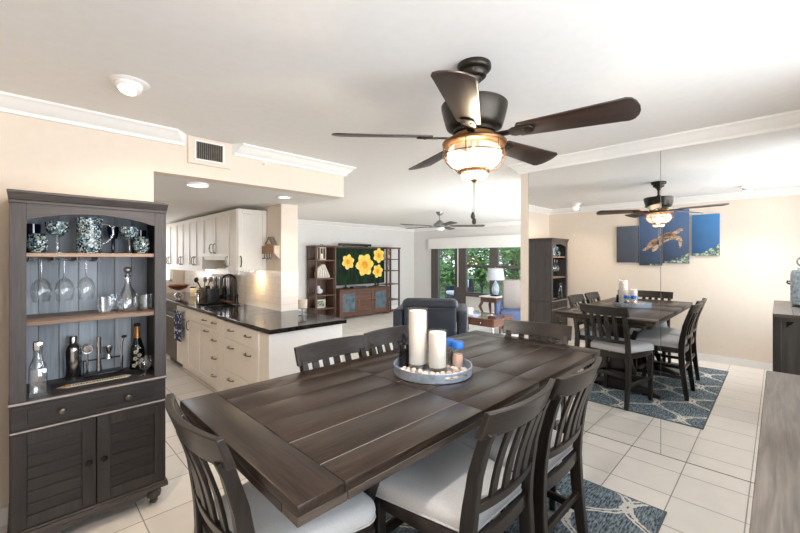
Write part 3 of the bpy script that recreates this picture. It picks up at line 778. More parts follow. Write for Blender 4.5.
ml = N.new('ShaderNodeMath'); ml.operation = 'MULTIPLY'; ml.inputs[1].default_value = 26; L.new(at.outputs[0], ml.inputs[0])
sn = N.new('ShaderNodeMath'); sn.operation = 'SINE'; L.new(ml.outputs[0], sn.inputs[0])
bp = N.new('ShaderNodeBump'); bp.inputs['Strength'].default_value = .6; bp.inputs['Distance'].default_value = .006; L.new(sn.outputs[0], bp.inputs['Height']); L.new(bp.outputs[0], bs.inputs['Normal'])
bs.inputs['Emission Color'].default_value = (1, .86, .66, 1); bs.inputs['Emission Strength'].default_value = .2
tr = N.new('ShaderNodeBsdfTransparent'); mxs = N.new('ShaderNodeMixShader'); mxs.inputs[0].default_value = .55
L.new(tr.outputs[0], mxs.inputs[1]); L.new(bs.outputs[0], mxs.inputs[2]); L.new(mxs.outputs[0], N['Material Output'].inputs[0])
m = MB(); m.lathe([(.100, -.384), (.118, -.398), (.128, -.420), (.128, -.440), (.118, -.464), (.096, -.486), (.070, -.498), (.058, -.502)], (0, 0, 0), 48); gl = m.build('glass_globe', gm, f)
m = MB(); m.lathe([(.058, -.514), (.062, -.522), (.056, -.538), (.034, -.548), (0, -.550)], (0, 0, 0), 32); m.build('glass_cup', gm, f)
m = MB()
for k in range(6):
    a = 2*PI*k/6+.35; pr = [(.146, -.384), (.149, -.402), (.146, -.440), (.134, -.470), (.110, -.494), (.068, -.506)]
    m.tube([(r*math.cos(a), r*math.sin(a), z) for r, z in pr], .0028, 6)
m.tube([(.147*math.cos(2*PI*k/40), .147*math.sin(2*PI*k/40), -.432) for k in range(40)], .0030, 6, True)
m.build('wire_cage', M_bronzew, f)
m = MB(); m.lathe([(.056, -.498), (.068, -.500), (.070, -.512), (.058, -.514)], (0, 0, 0), 32)
for k in range(14):
    a = 2*PI*k/14; m.box(-.006, .006, -.004, .004, -.514, -.499) if False else m.ball((.069*math.cos(a), .069*math.sin(a), -.506), .0075, (1, 1, 1), 8)
m.build('cage_collar', M_bronzew, f)
m = MB(); m.lathe([(0, -.560), (.006, -.560), (.012, -.553), (.022, -.549), (.024, -.546), (0, -.546)], (0, 0, 0), 20); m.build('finial', M_bronzew, f)
m = MB(); m.lathe([(0, -.46), (.016, -.458), (.024, -.440), (.022, -.418), (.013, -.396), (0, -.394)], (0, 0, 0), 16); m.build('bulb', M_bulb, f)
for dx, ln in ((-.004, .700), (.006, .725)):
    m = MB(); m.tube([(dx, 0, -.556), (dx, .002, -.62), (dx, .004, -ln)], .0014, 6); pc = m.build('pull_chain', M_pull, f)
    m = MB(); m.lathe([(0, -.034), (.006, -.034), (.0105, -.024), (.009, -.012), (.003, 0), (0, 0)], (dx, .004, -ln), 14); m.build('chain_pull', M_bronze, pc)
point('fan_lamp', (FX, FY, CH-.465), 32, (1, .82, .58), .03)

# ------------------------------------------------------------------ eyeball downlights, vent, sensor
def eyeball(x, y, label):
    c = thing('recessed_downlight', label, 'ceiling light', (x, y, CH), 0, 'tilted white downlights in the dining ceiling')
    m = MB(); m.lathe([(.052, -.001), (.088, -.001), (.090, -.004), (.084, -.010), (.060, -.014), (.052, -.012)], (0, 0, 0), 36); m.build('trim_ring', M_trim, c)
    m = MB(); m.lathe([(.040, -.055), (.056, -.045), (.063, -.016), (.060, 0)], (0, 0, 0), 28); e = m.build('eyeball', M_trim, c); e.rotation_euler = (math.radians(-16), math.radians(14), 0)
    m = MB(); m.lathe([(0, -.048), (.040, -.050)], (0, 0, 0), 28); g = m.build('lamp_lens', M_spot, c); g.rotation_euler = e.rotation_euler
eyeball(.40, 2.40, 'white eyeball downlight in the dining ceiling, above the hutch side')
eyeball(.42, .28, 'white eyeball downlight seen only in the mirror, at its right')
spot('downlight_hutch', (.40, 2.40, CH-.075), (.25, .12, -1), 40, (1, .78, .58), 150, .9, .04)
spot('downlight_corner', (.42, .28, CH-.075), (.55, .10, -1), 80, (1, .94, .88), 168, .9, .04)
v = thing('air_vent', 'square white air vent with dark louvres high on the header wall', 'vent', (1.03, YL, 2.335))
m = MB(); m.box(-.155, .155, -.02, 0, -.105, .098); m.build('mounting_panel', M_wall, v, bevel=.004)
m = MB(); m.box(-.115, .105, -.028, -.0205, -.078, -.064).box(-.115, .105, -.028, -.0205, .064, .078).box(-.115, -.10, -.028, -.0205, -.064, .064).box(.09, .105, -.028, -.0205, -.064, .064)
m.build('grille_frame', M_trim, v, bevel=.002)
MB().box(-.10, .09, -.0225, -.0205, -.064, .064).build('duct_opening', M_black, v)
m = MB()
for k in range(14):
    x = -.094+k*.0138; m.box(x, x+.005, -.027, -.0226, -.064, .064)
m.build('louvre', M_crock, v)
s = thing('alarm_sensor', 'tiny white sensor under the crown moulding on the header', 'sensor', (1.47, YL, 2.325))
m = MB(); m.lathe([(0, 0), (.016, 0), (.016, .012), (.010, .018), (.007, .034), (0, .034)], (0, 0, 0), 16, (0, -1, 0)); m.build('housing', M_trim, s)
# kitchen ceiling lights
k = thing('flush_light', 'round white flush light on the kitchen ceiling behind the hutch', 'ceiling light', (1.03, 3.40, KC))
m = MB(); m.lathe([(.085, 0), (.085, -.014), (.078, -.018), (.078, -.012)], (0, 0, 0), 32); m.build('rim', M_trim, k)
m = MB(); m.lathe([(.078, -.012), (.06, -.022), (0, -.026)], (0, 0, 0), 32); m.build('diffuser', M_spotw, k)
k = thing('can_light', 'glowing recessed light in the kitchen ceiling above the counter end', 'ceiling light', (1.87, 3.52, KC))
m = MB(); m.lathe([(.055, -.001), (.078, -.001), (.078, -.006), (.055, -.008)], (0, 0, 0), 32); m.build('trim_ring', M_trim, k)
m = MB(); m.lathe([(.055, -.004), (0, -.004)], (0, 0, 0), 32); m.build('lens', M_spot, k)
spot('can_lamp', (1.87, 3.52, KC-.02), (0, 0, -1), 22, (1, .92, .82), 140, .9, .05)

# ------------------------------------------------------------------ hutch against the left wall
HX0, HX1, HY0, HY1 = -.036, .634, 2.715, 3.115       # carcass; local origin at its front-left foot corner
HX, HYo = .299, 2.915
hu = thing('hutch', 'tall dark grey display hutch with open shelves over a drawer and two doors', 'hutch', (HX, HYo, 0))
hw, hd = .343, .20                                   # half width, half depth
m = MB()
m.plank().box(-hw, -hw+.022, -hd+.02, hd, .10, 1.80); m.build('side_panel', M_hutch, hu, bevel=.002)
m = MB(); m.plank().box(hw-.022, hw, -hd+.02, hd, .10, 1.80); m.build('side_panel', M_hutch, hu, bevel=.002)
m = MB()
for i in range(7):
    a = -hw+.023+i*(.640/7); m.plank().box(a+.0008, a+.640/7-.0008, hd-.012, hd-.002, .78, 1.80, .002, 1)
m.build('back_panel', M_hback, hu)
for a, b in ((-hw, -hw+.062), (hw-.062, hw)):
    MB().plank().box(a, b, -hd, -hd+.02, .785, 1.80).build('front_stile', M_hutch, hu, bevel=.002)
arch = [(-hw+.062, 1.80), (-hw+.062, 1.716)]+[(-.273+.546*i/20, 1.716+.046*math.sin(PI*i/20)**.8) for i in range(1, 20)]+[(hw-.062, 1.716), (hw-.062, 1.80)]
m = MB().plank()
for i in range(1, len(arch)-2):
    a, b = arch[i], arch[i+1]
    m.poly([(a[0], -hd, a[1]), (b[0], -hd, b[1]), (b[0], -hd, 1.80), (a[0], -hd, 1.80), (a[0], -hd+.02, a[1]), (b[0], -hd+.02, b[1]), (b[0], -hd+.02, 1.80), (a[0], -hd+.02, 1.80)],
           [(0, 1, 2, 3), (7, 6, 5, 4), (0, 4, 5, 1)])
bmesh.ops.remove_doubles(m.bm, verts=list(m.bm.verts), dist=1e-5)
m.build('arched_rail', M_hutchx, hu)
m = MB(); m.plank(); m.box(-hw-.002, hw+.002, -hd-.006, hd, 1.80, 1.815)
m.poly([(-hw-.003, -hd-.008, 1.815), (hw+.003, -hd-.008, 1.815), (hw+.003, hd, 1.815), (-hw-.003, hd, 1.815), (-hw-.006, -hd-.024, 1.848), (hw+.006, -hd-.024, 1.848), (hw+.006, hd, 1.848), (-hw-.006, hd, 1.848)],
       [(0, 1, 5, 4), (1, 2, 6, 5), (2, 3, 7, 6), (3, 0, 4, 7), (3, 2, 1, 0), (4, 5, 6, 7)])
m.box(-hw-.008, hw+.008, -hd-.028, hd, 1.848, 1.862)
m.build('cornice', M_hutchx, hu, bevel=.002)
for z in (1.536, 1.177):
    m = MB().plank(); m.box(-hw+.023, hw-.023, -hd+.021, hd-.013, z-.011, z+.011); m.build('shelf', M_shelf, hu, bevel=.003)
m = MB().plank(); m.box(-hw-.004, hw+.004, -hd-.008, hd, .768, .785); m.build('counter_board', M_hutchx, hu, bevel=.003)
MB().box(-hw-.005, hw+.005, -hd-.011, -hd-.0081, .776, .786).build('counter_edge', M_hedge, hu)
MB().box(-hw, hw, -hd-.004, -hd+.02, .626, .640).build('mid_rail', M_hutchx, hu, bevel=.003)
MB().box(-hw, hw, -hd-.007, -hd-.0041, .632, .641).build('mid_rail_edge', M_hedge, hu)
MB().plank().box(-hw+.023, hw-.023, -hd+.025, hd-.013, .115, .135).build('bottom_board', M_hutchx, hu)
MB().plank().box(-hw+.023, hw-.023, hd-.012, hd-.002, .135, .767).build('lower_back', M_hutchx, hu)
dr = MB().plank(); dr.box(-hw+.004, hw-.004, -hd-.001, -hd+.018, .643, .766); dr = dr.build('drawer', M_hdark, hu, bevel=.002)
m = MB().plank(); m.box(-hw+.066, hw-.066, -hd-.006, -hd-.0012, .668, .742); m.build('drawer_panel', M_hdark, dr, bevel=.003)
def knob(p, x, y, z, mat=M_knob, r=.016, ax=(0, -1, 0)):
    k = MB(); k.lathe([(0, 0), (.007, 0), (.006, .010), (r*.8, .013), (r, .019), (r*.85, .026), (0, .030)], (x, y, z), 20, ax); return k.build('knob', mat, p)
knob(dr, -.145, -hd-.006, .705, M_pull); knob(dr, .145, -hd-.006, .705, M_pull)
for a, b, kx in ((-hw+.004, -.0025, -.034), (.0025, hw-.004, .034)):
    d = MB().plank(); st = .060
    d.box(a, a+st, -hd-.001, -hd+.018, .138, .624).box(b-st, b, -hd-.001, -hd+.018, .138, .624); 
    d.plank(); d.box(a+st, b-st, -hd-.001, -hd+.018, .138, .138+st).box(a+st, b-st, -hd-.001, -hd+.018, .624-st, .624)
    d = d.build('door', M_hdarkz, hu, bevel=.002)
    q = MB(); z0, z1 = .138+st, .624-st; nb = 6
    for i in range(nb): q.plank().box(a+st+.0005, b-st-.0005, -hd+.006, -hd+.014, lerp(z0, z1, i/nb)+.0005, lerp(z0, z1, (i+1)/nb)-.0005, .0015, 1)
    q.build('door_panel', M_hdark, d)
    knob(d, kx, -hd-.001, .385)
m = MB().plank(); m.box(-hw-.008, hw+.008, -hd-.016, hd, .100, .122); m.box(-hw-.006, hw+.006, -hd-.008, hd, .122, .134)
m.build('base_moulding', M_hutchx, hu, bevel=.004)
val = [(-.245, .099), (-.235, .075), (-.16, .060), (-.05, .072), (0, .080), (.05, .072), (.16, .060), (.235, .075), (.245, .099)]
MB().prism(val, 'y', -hd-.008, -hd+.010).build('base_valance', M_hutchx, hu)
for x, y in ((-.285, -.155), (.285, -.155), (-.285, .150), (.285, .150)):
    m = MB(); m.lathe([(0, 0), (.020, 0), (.024, .010), (.018, .020), (.036, .038), (.042, .058), (.036, .078), (.022, .088), (.034, .099), (0, .099)], (x, y, 0), 24); m.build('bun_foot', M_hutch, hu)
m = MB()
for i in range(4):
    x = -.268+i*.0945
    m.box(x-.003, x+.003, -.16, .15, 1.506, 1.5245); m.box(x-.014, x+.014, -.16, .15, 1.500, 1.506)
m.build('stemware_rack', M_knob, hu)

S1, S2, S3 = 1.547, 1.188, .785
GP = 'mosaic glassware on the top hutch shelf'
def mosaic_cup(x, y, label, k=1):
    c = thing('stemless_glass', label, 'glass', (x, y, S1), 0, GP)
    m = MB(); m.lathe([(0, 0), (.024, 0), (.034, .008), (.044*k, .038), (.045*k, .058), (.038, .092), (.035, .104), (.032, .104), (.041*k, .058), (.030, .012), (0, .008)], (0, 0, 0), 28); m.build('bowl', M_mosaic, c)
    m = MB(); m.lathe([(.033, .1035), (.0356, .104), (.034, .1065), (.032, .104)], (0, 0, 0), 28); m.build('rim', M_navy, c)
    return c
mosaic_cup(.062, 2.845, 'stemless mosaic glass at the left end of the top hutch shelf')
mosaic_cup(.530, 2.815, 'stemless mosaic glass at the right end of the top hutch shelf')
def goblet(x, y, label, matl, s=1, stem=M_crystal, wide=1):
    c = thing('goblet', label, 'glass', (x, y, S1), 0, GP)
    m = MB(); m.lathe([(0, 0), (.034*s, 0), (.034*s, .003), (.008, .010), (0, .010)], (0, 0, 0), 24); m.build('foot', stem if matl is not M_navy else M_navy, c)
    m = MB(); m.lathe([(.007, .010), (.0095, .03), (.0085, .088*s), (.012, .096*s)], (0, 0, 0), 16); m.build('stem', stem if matl is not M_navy else M_navy, c)
    m = MB(); m.lathe([(0, .094*s), (.02, .097*s), (.044*s*wide, .118*s), (.052*s*wide, .145*s), (.053*s*wide, .178*s), (.050*s*wide, .178*s), (.041*s*wide, .122*s), (0, .102*s)], (0, 0, 0), 28); m.build('bowl', matl, c)
    return c
goblet(.142, 2.86, 'mosaic stemmed goblet between the left glass and the pitcher', M_mosaic, .98)
goblet(.478, 2.87, 'mosaic stemmed goblet right of the pitcher, with the widest bowl', M_mosaic, .93, wide=1.08)
goblet(.408, 2.97, 'dark cobalt goblet just right of the pitcher handle', M_navy, .96, wide=.62)
c = thing('tumbler', 'dark cobalt tumbler behind the left stemless mosaic glass', 'glass', (.045, 2.985, S1), 0, GP)
m = MB(); m.lathe([(0, 0), (.032, 0), (.036, .165), (.034, .165), (.030, .004), (0, .004)], (0, 0, 0), 24); m.build('wall', M_navy, c)
c = thing('tumbler', 'dark cobalt tumbler behind the right stemless mosaic glass', 'glass', (.556, 2.985, S1), 0, GP)
m = MB(); m.lathe([(0, 0), (.030, 0), (.034, .155), (.032, .155), (.028, .004), (0, .004)], (0, 0, 0), 24); m.build('wall', M_navy, c)
c = thing('pitcher', 'large mosaic glass pitcher with a looped handle on the top hutch shelf', 'pitcher', (.282, 2.86, S1))
m = MB(); m.lathe([(0, 0), (.056, 0), (.060, .006), (.061, .05), (.059, .12), (.060, .17), (.066, .205), (.063, .205), (.056, .17), (.055, .01), (0, .008)], (0, 0, 0), 32); m.build('body', M_mosaic, c)
m = MB(); m.tube([(.058, -.004, .175), (.085, -.008, .176), (.108, -.010, .155), (.112, -.010, .12), (.098, -.008, .085), (.075, -.005, .062), (.057, -.003, .055)], [.007, .007, .0065, .006, .006, .006, .007], 10); m.build('handle', M_crystal, c)
# hanging wine glasses
def wineglass():
    c = thing('wine_glass', 'clear wine glass hanging upside down, leftmost under the top hutch shelf', 'glass', (.0775, 2.86, 1.5065), 0, 'wine glasses hanging from the hutch rack')
    m = MB(); m.lathe([(0, .0003), (.034, .0003), (.0345, .003), (.010, .0075), (.0045, .012)], (0, 0, 0), 28); 
    o = m.build('foot', M_glass, c); o.scale = (1, 1, -1); o.location = (0, 0, .0085); 
    m = MB(); m.lathe([(.0048, -.003), (.0042, -.04), (.0045, -.088), (.008, -.098)], (0, 0, 0), 14); m.build('stem', M_crystal, c)
    m = MB(); m.lathe([(.006, -.097), (.022, -.106), (.038, -.128), (.0445, -.160), (.042, -.195), (.034, -.228)], (0, 0, 0), 32); m.build('bowl', M_glass, c)
    return c
wg = wineglass()
dup(wg, (.172, 2.86, 1.5065), 0, 'clear wine glass hanging upside down, middle of the three under the shelf')
dup(wg, (.2665, 2.86, 1.5065), 0, 'clear wine glass hanging upside down, rightmost of the three under the shelf')
# middle shelf
c = thing('decanter', 'clear cut-glass decanter with ball stopper on the middle hutch shelf', 'decanter', (.468, 2.875, S2))
m = MB(); m.lathe([(0, 0), (.036, 0), (.050, .012), (.056, .045), (.052, .085), (.036, .125), (.020, .155), (.015, .185), (.017, .215), (.022, .222), (.018, .224)], (0, 0, 0), 18); m.build('body', M_crystal, c, smooth=25)
m = MB(); m.lathe([(0, .002), (.034, .002), (.048, .014), (.050, .04), (.046, .06), (0, .06)], (0, 0, 0), 18); m.build('base_facets', M_glass, c, smooth=10)
m = MB(); m.lathe([(0, .214), (.013, .214), (.011, .232), (.009, .238)], (0, 0, 0), 14); m.ball((0, 0, .258), .021, seg=14); m.build('stopper', M_silver, c)
def tumbler(x, y, z, label, h=.095, r=.036):
    c = thing('tumbler', label, 'glass', (x, y, z), 0, 'clear tumblers in the hutch')
    m = MB(); m.lathe([(0, 0), (r*.9, 0), (r, h), (r-.003, h), (r*.9-.003, .012), (0, .012)], (0, 0, 0), 20); m.build('glass_wall', M_crystal, c, smooth=15)
    m = MB(); m.lathe([(0, .0125), (r*.86, .0125), (r*.88, .03), (0, .03)], (0, 0, 0), 20); m.build('facet_base', M_glass, c)
    return c
tumbler(.352, 2.85, S2, 'short clear tumbler just left of the cut-glass decanter', .098, .036)
tumbler(.412, 2.975, S2, 'short clear tumbler behind and left of the decanter', .098, .034)
tumbler(.562, 2.86, S2, 'short clear tumbler right of the decanter at the shelf end', .098, .036)
tumbler(.530, 2.975, S2, 'short clear tumbler behind and right of the decanter', .098, .034)
# counter level
c = thing('whiskey_decanter', 'square cut-glass decanter at the left end of the hutch counter', 'decanter', (.062, 2.80, S3))
m = MB(); m.box(-.036, .036, -.036, .036, 0, .150, .006); m.build('body', M_crystal, c)
m = MB()
for z in (.03, .065, .10):
    for x in (-.018, .018):
        for s in (-1, 1):
            m.tube([(x-s*.016, -.0366, z-.015), (x+s*.016, -.0366, z+.015)], .0012, 4)
m.build('cut_lines', M_glass, c)
m = MB(); m.lathe([(.034, .150), (.034, .158), (.024, .19), (.018, .21), (.018, .236), (.022, .240)], (0, 0, 0), 20); m.build('neck', M_crystal, c)
m = MB(); m.box(-.02, .02, -.02, .02, .242, .290, .006); m.build('stopper', M_steel, c)
c = thing('cocktail_shaker', 'polished steel cocktail shaker standing behind the bar mat', 'cocktail shaker', (.215, 2.945, S3))
m = MB(); m.lathe([(0, 0), (.036, 0), (.038, .004), (.043, .15), (.043, .158)], (0, 0, 0), 32); m.build('cup', M_steel, c)
m = MB(); m.lathe([(.0415, .158), (.0415, .166), (.036, .182), (.024, .196), (.0215, .200)], (0, 0, 0), 32); m.build('strainer_top', M_steel, c)
m = MB(); m.lathe([(.0215, .200), (.0215, .232), (.018, .240), (0, .242)], (0, 0, 0), 28); m.build('cap', M_steel, c)
c = thing('tool_rack', 'black bar tool rack behind the mat on the hutch counter', 'rack', (.330, 2.945, S3))
m = MB(); m.box(-.165, .165, -.045, .045, 0, .014, .003); m.build('base', M_black, c)
m = MB(); m.box(-.165, -.155, -.006, .006, .0145, .092).box(.155, .165, -.006, .006, .0145, .092); m.build('end_post', M_black, c)
m = MB(); m.box(-.165, .165, -.012, .012, .0925, .098); m.build('tool_bar', M_black, c, bevel=.002)
bpy.data.objects['cocktail_shaker'].location = (.222, 3.035, S3); bpy.data.objects['cocktail_shaker'].scale = (1, 1, 1.09)
bpy.data.objects['tool_rack'].location = (.370, 3.045, S3); bpy.data.objects['tool_rack'].scale = (.62, 1, 1)
TG = 'steel bar tools on the hutch rack'
c = thing('cocktail_strainer', 'steel cocktail strainer with a round head beside the shaker', 'bar tool', (.300, 2.945, S3), 0, TG)
m = MB(); m.tube([(.024*math.cos(2*PI*i/24), -.003, .150+.024*math.sin(2*PI*i/24)) for i in range(24)], .004, 8, True); m.tube([(.018*math.cos(2*PI*i/24), -.003, .150+.018*math.sin(2*PI*i/24)) for i in range(24)], .003, 6, True); m.lathe([(0, 0), (.016, 0), (.016, .0015), (0, .002)], (0, -.002, .150), 16, (0, -1, 0)); m.build('head', M_steel, c)
m = MB(); m.tube([(0, -.003, .126), (0, -.003, .06), (0, -.003, .016)], .0055, 8); m.build('handle', M_steel, c)
c = thing('muddler', 'plain steel muddler rod standing in the bar rack', 'bar tool', (.368, 2.945, S3), 0, TG)
m = MB(); m.cyl((0, 0, .016), (0, 0, .062), .013, .011); m.build('head', M_steel, c)
m = MB(); m.cyl((0, 0, .0625), (0, 0, .195), .0095, .0095); m.build('shaft', M_steel, c)
c = thing('jigger', 'steel double jigger with waisted middle in the bar rack', 'bar tool', (.425, 2.945, S3), 0, TG)
m = MB(); m.lathe([(.018, .078), (.0065, .103), (.020, .142)], (0, 0, 0), 20); m.lathe([(.007, .103), (.007, .104), (0, .104)], (0, 0, 0), 20); m.build('cups', M_steel, c)
c = thing('pour_spout', 'tall steel pourer with a black tip at the right of the bar rack', 'bar tool', (.452, 2.975, S3), 0, TG)
m = MB(); m.tube([(0, 0, .016), (0, 0, .15), (.004, 0, .20), (.010, -.004, .222)], .0065, 8); m.build('stem', M_steel, c)
m = MB(); m.ball((.014, -.006, .232), .012, (1.3, 1, .8)); m.build('tip', M_black, c)
for nm, x, k in (('cocktail_strainer', .288, 1.15), ('muddler', .345, 1.22), ('jigger', .395, 1.2), ('pour_spout', .418, 1.25)):
    bpy.data.objects[nm].location = (x, 3.028+.03*(nm == 'pour_spout'), S3); bpy.data.objects[nm].scale = (k, 1, k)
c = thing('bar_mat', 'black bar mat with a tan arrow-shaped sign on the hutch counter', 'mat', (.312, 2.855, S3), 0)
m = MB(); m.box(-.195, .195, -.105, .115, 0, .006, .002); m.build('rubber_mat', M_blackm, c)
m = MB(); m.prism([(-.175, -.004), (-.130, -.042), (-.115, -.042), (-.115, .034), (-.130, .034)], 'z', .0062, .0078); pl_ = m.build('arrow_point', M_tan, c)
m = MB(); m.prism([(-.114, -.036), (.150, -.036), (.172, -.004), (.150, .028), (-.114, .028)], 'z', .0062, .0078); pb_ = m.build('sign_board', M_cream, c)
m = MB(); xx = -.105; rr = random.Random(5)
while xx < .14:
    w_ = rr.uniform(.004, .009)
    for q in range(rr.choice((1, 2, 2))):
        z_ = rr.uniform(-.008, .0); m.box(xx+q*.004, xx+q*.004+.0018, z_-.016, z_+.016, .0078, .0081)
    m.box(xx, xx+w_, -.004+rr.uniform(-.006, .006), -.002+rr.uniform(-.006, .006)+.001, .0078, .0081)
    xx += w_+.005
m.build('worn_lettering', M_ink, pb_)
m = MB(); m.lathe([(0, .0078), (.006, .0078), (.006, .0081), (0, .0081)], (-.140, -.004, 0), 12); m.build('printed_dot', M_ink, pl_)
c = thing('champagne_bottle', 'dark champagne bottle with gold neck foil and painted white flowers', 'bottle', (.545, 3.02, S3))
m = MB(); m.lathe([(0, .004), (.025, 0), (.040, .004), (.042, .015), (.042, .105), (.039, .135), (.028, .172), (.019, .205), (.0165, .225)], (0, 0, 0), 32); m.build('body', M_bottle, c)
m = MB(); m.lathe([(.0205, .205), (.0175, .226), (.016, .268), (.0185, .270), (.0185, .278), (.0165, .282)], (0, 0, 0), 28); m.build('neck_foil', M_gold, c)
m = MB(); m.lathe([(.017, .282), (.0185, .288), (.017, .300), (0, .304)], (0, 0, 0), 24); m.build('foil_cap', M_ink, c)
m = MB(); fr = random.Random(2)
for a, z, r0 in ((-1.75, .150, .030), (-1.35, .132, .034), (-1.95, .118, .0415), (-1.45, .095, .0425), (-2.0, .075, .0425), (-1.2, .060, .0425), (-1.65, .045, .0425), (-2.15, .030, .0425)):
    for q in range(5):
        b_ = 2*PI*q/5; da = .0085*math.cos(b_)/r0; m.ball((r0*math.cos(a+da), r0*math.sin(a+da), z+.0085*math.sin(b_)), .0055, (1, 1, 1), 8)
m.build('painted_flowers', M_enamel, c)
c = thing('dessert_goblet', 'short clear footed glass in front of the champagne bottle', 'glass', (.548, 2.815, S3))
m = MB(); m.lathe([(0, 0), (.028, 0), (.028, .003), (.008, .009), (0, .009)], (0, 0, 0), 24); m.build('foot', M_crystal, c)
m = MB(); m.lathe([(.007, .009), (.006, .03), (.009, .038)], (0, 0, 0), 14); m.build('stem', M_crystal, c)
m = MB(); m.lathe([(.004, .037), (.022, .043), (.033, .062), (.036, .088), (.035, .116)], (0, 0, 0), 28); m.build('bowl', M_crystal, c)

# ------------------------------------------------------------------ grey cabinet at the right with the vase
cz = 1.03
cb = thing('bar_cabinet', 'weathered grey plank-topped cabinet standing against the right wall', 'cabinet', (1.555, -.222, 0))
L2, D2 = .735, .24
m = MB()
for i in range(4):
    a = -D2-.02+i*.13; m.plank().box(-L2-.01, L2+.01, a+.0006, a+.13-.0006, cz-.028, cz, .002, 1)
m.build('plank_top', M_grey, cb)
MB().box(-L2, L2, -D2, D2+.0185, cz-.06, cz-.0285).build('top_frame', M_greyd, cb, bevel=.003)
for sx in (-1, 1):
    for sy in (-1, 1):
        a, b = (sx*L2, sx*(L2-.05)); c0, d0 = ((-D2, -D2+.045) if sy < 0 else (D2-.035, D2+.0185))
        MB().plank().box(min(a, b), max(a, b), c0, d0, 0, cz-.0605).build('corner_post', M_greyd, cb, bevel=.004)
    m = MB().plank(); x = sx*(L2-.014); m.box(x-.008, x+.008, -D2+.046, D2-.036, .12, cz-.0605); m.build('end_panel', M_greyd, cb)
m = MB().plank(); m.box(-L2+.051, L2-.051, D2-.052, D2-.036, .12, cz-.0605); m.build('front_panel', M_greyd, cb)
m = MB().plank(); m.box(-L2+.051, L2-.051, -D2+.01, -D2+.02, .12, cz-.0605); m.build('back_panel', M_greyd, cb)
MB().box(-L2+.051, L2-.051, -D2+.05, D2-.07, .12, .14).build('floor_board', M_greyd, cb)
m = MB(); m.prism([(D2-.115, cz-.062), (D2-.067, cz-.062), (D2-.067, cz-.12), (D2-.078, cz-.10), (D2-.095, cz-.085)], 'x', L2-.004, L2+.010, .002); m.build('corner_bracket', M_knob, cb)
vs = thing('ceramic_vase', 'pale blue ceramic jar with a ring finial, seen in the mirror on the grey cabinet', 'vase', (1.44, -.182, cz))
m = MB(); m.box(-.085, .085, -.085, .085, 0, .018, .004); m.build('plinth', M_greyd, vs)
m = MB(); m.lathe([(0, .0185), (.075, .0185), (.092, .03), (.098, .06), (.099, .30), (.094, .35), (.080, .37), (0, .372)], (0, 0, 0), 36); m.build('jar_body', M_ceram, vs)
m = MB(); m.lathe([(0, .3725), (.05, .373), (.045, .39), (.02, .40), (0, .402)], (0, 0, 0), 28); m.build('lid', M_ceram, vs)
m = MB(); m.tube([(0, .046*math.cos(2*PI*i/24), .452+.046*math.sin(2*PI*i/24)) for i in range(24)], .010, 8, True); m.ball((0, .0, .452), .012); m.build('ring_finial', M_silver, vs)
for s_ in (-1, 1):
    m = MB(); m.tube([(0, s_*.098, .25), (0, s_*.118, .255), (0, s_*.120, .235), (0, s_*.098, .225)], .008, 8); m.build('lug', M_knob, vs)

# ------------------------------------------------------------------ four-panel sea turtle picture on the back wall (seen in the mirror)
def sea(name, deep, mid):
    m, nt, b, N, L = nmat(name)
    tc = N.new('ShaderNodeTexCoord'); sx = N.new('ShaderNodeSeparateXYZ'); L.new(tc.outputs['Object'], sx.inputs[0])
    mr = N.new('ShaderNodeMapRange'); mr.inputs['From Min'].default_value = 1.35; mr.inputs['From Max'].default_value = 2.3; L.new(sx.outputs['Z'], mr.inputs[0])
    no = N.new('ShaderNodeTexNoise'); no.inputs['Scale'].default_value = 5; L.new(tc.outputs['Object'], no.inputs['Vector'])
    ad = N.new('ShaderNodeMath'); ad.operation = 'MULTIPLY_ADD'; ad.inputs[1].default_value = .35; L.new(no.outputs['Fac'], ad.inputs[0]); L.new(mr.outputs[0], ad.inputs[2])
    cr = N.new('ShaderNodeValToRGB'); cr.color_ramp.elements[0].position = .2; cr.color_ramp.elements[1].position = 1.05
    cr.color_ramp.elements[0].color = deep; cr.color_ramp.elements[1].color = mid
    L.new(ad.outputs[0], cr.inputs[0]); L.new(cr.outputs[0], b.inputs['Base Color']); b.inputs['Roughness'].default_value = .5
    return m
M_sea = sea('printed_sea_canvas', srgb(60, 68, 84), srgb(82, 110, 152))
M_sea2 = sea('printed_bright_sea_canvas', srgb(52, 72, 106), srgb(66, 130, 188))
M_sea3 = sea('printed_dim_sea_canvas', srgb(70, 74, 84), srgb(90, 100, 116))
M_turtle = speckle('printed_turtle_skin', [srgb(196, 168, 140), srgb(168, 138, 112), srgb(210, 186, 160), srgb(150, 120, 98)], 40, .6)
M_shell = speckle('printed_turtle_shell', [srgb(132, 104, 80), srgb(170, 140, 112), srgb(104, 82, 66)], 30, .6)
M_reef = speckle('printed_reef', [srgb(120, 140, 120), srgb(190, 200, 180), srgb(70, 100, 110), srgb(150, 160, 120), srgb(60, 90, 110)], 45, .6)
PX = XB
panels = [(1.944, 1.623, 1.445, 2.05, M_sea3, 'plain dim blue canvas'), (1.610, 1.300, 1.40, 2.25, M_sea, 'tall blue canvas with the turtle tail'), (1.287, .957, 1.44, 2.26, M_sea, 'tall blue canvas with the turtle head'), (.924, .602, 1.554, 2.165, M_sea2, 'bright blue canvas with reef')]
def Yz(px, y):
    """a point of the mirror image on the picture plane -> (world Y, z)"""
    u = (px-400)/378.5; d = (2*XM-(PX+.03))/(.7071*(1+u)); return .7071*d*(1-u), 1.52-(y-258)*d/378.5
cans = []
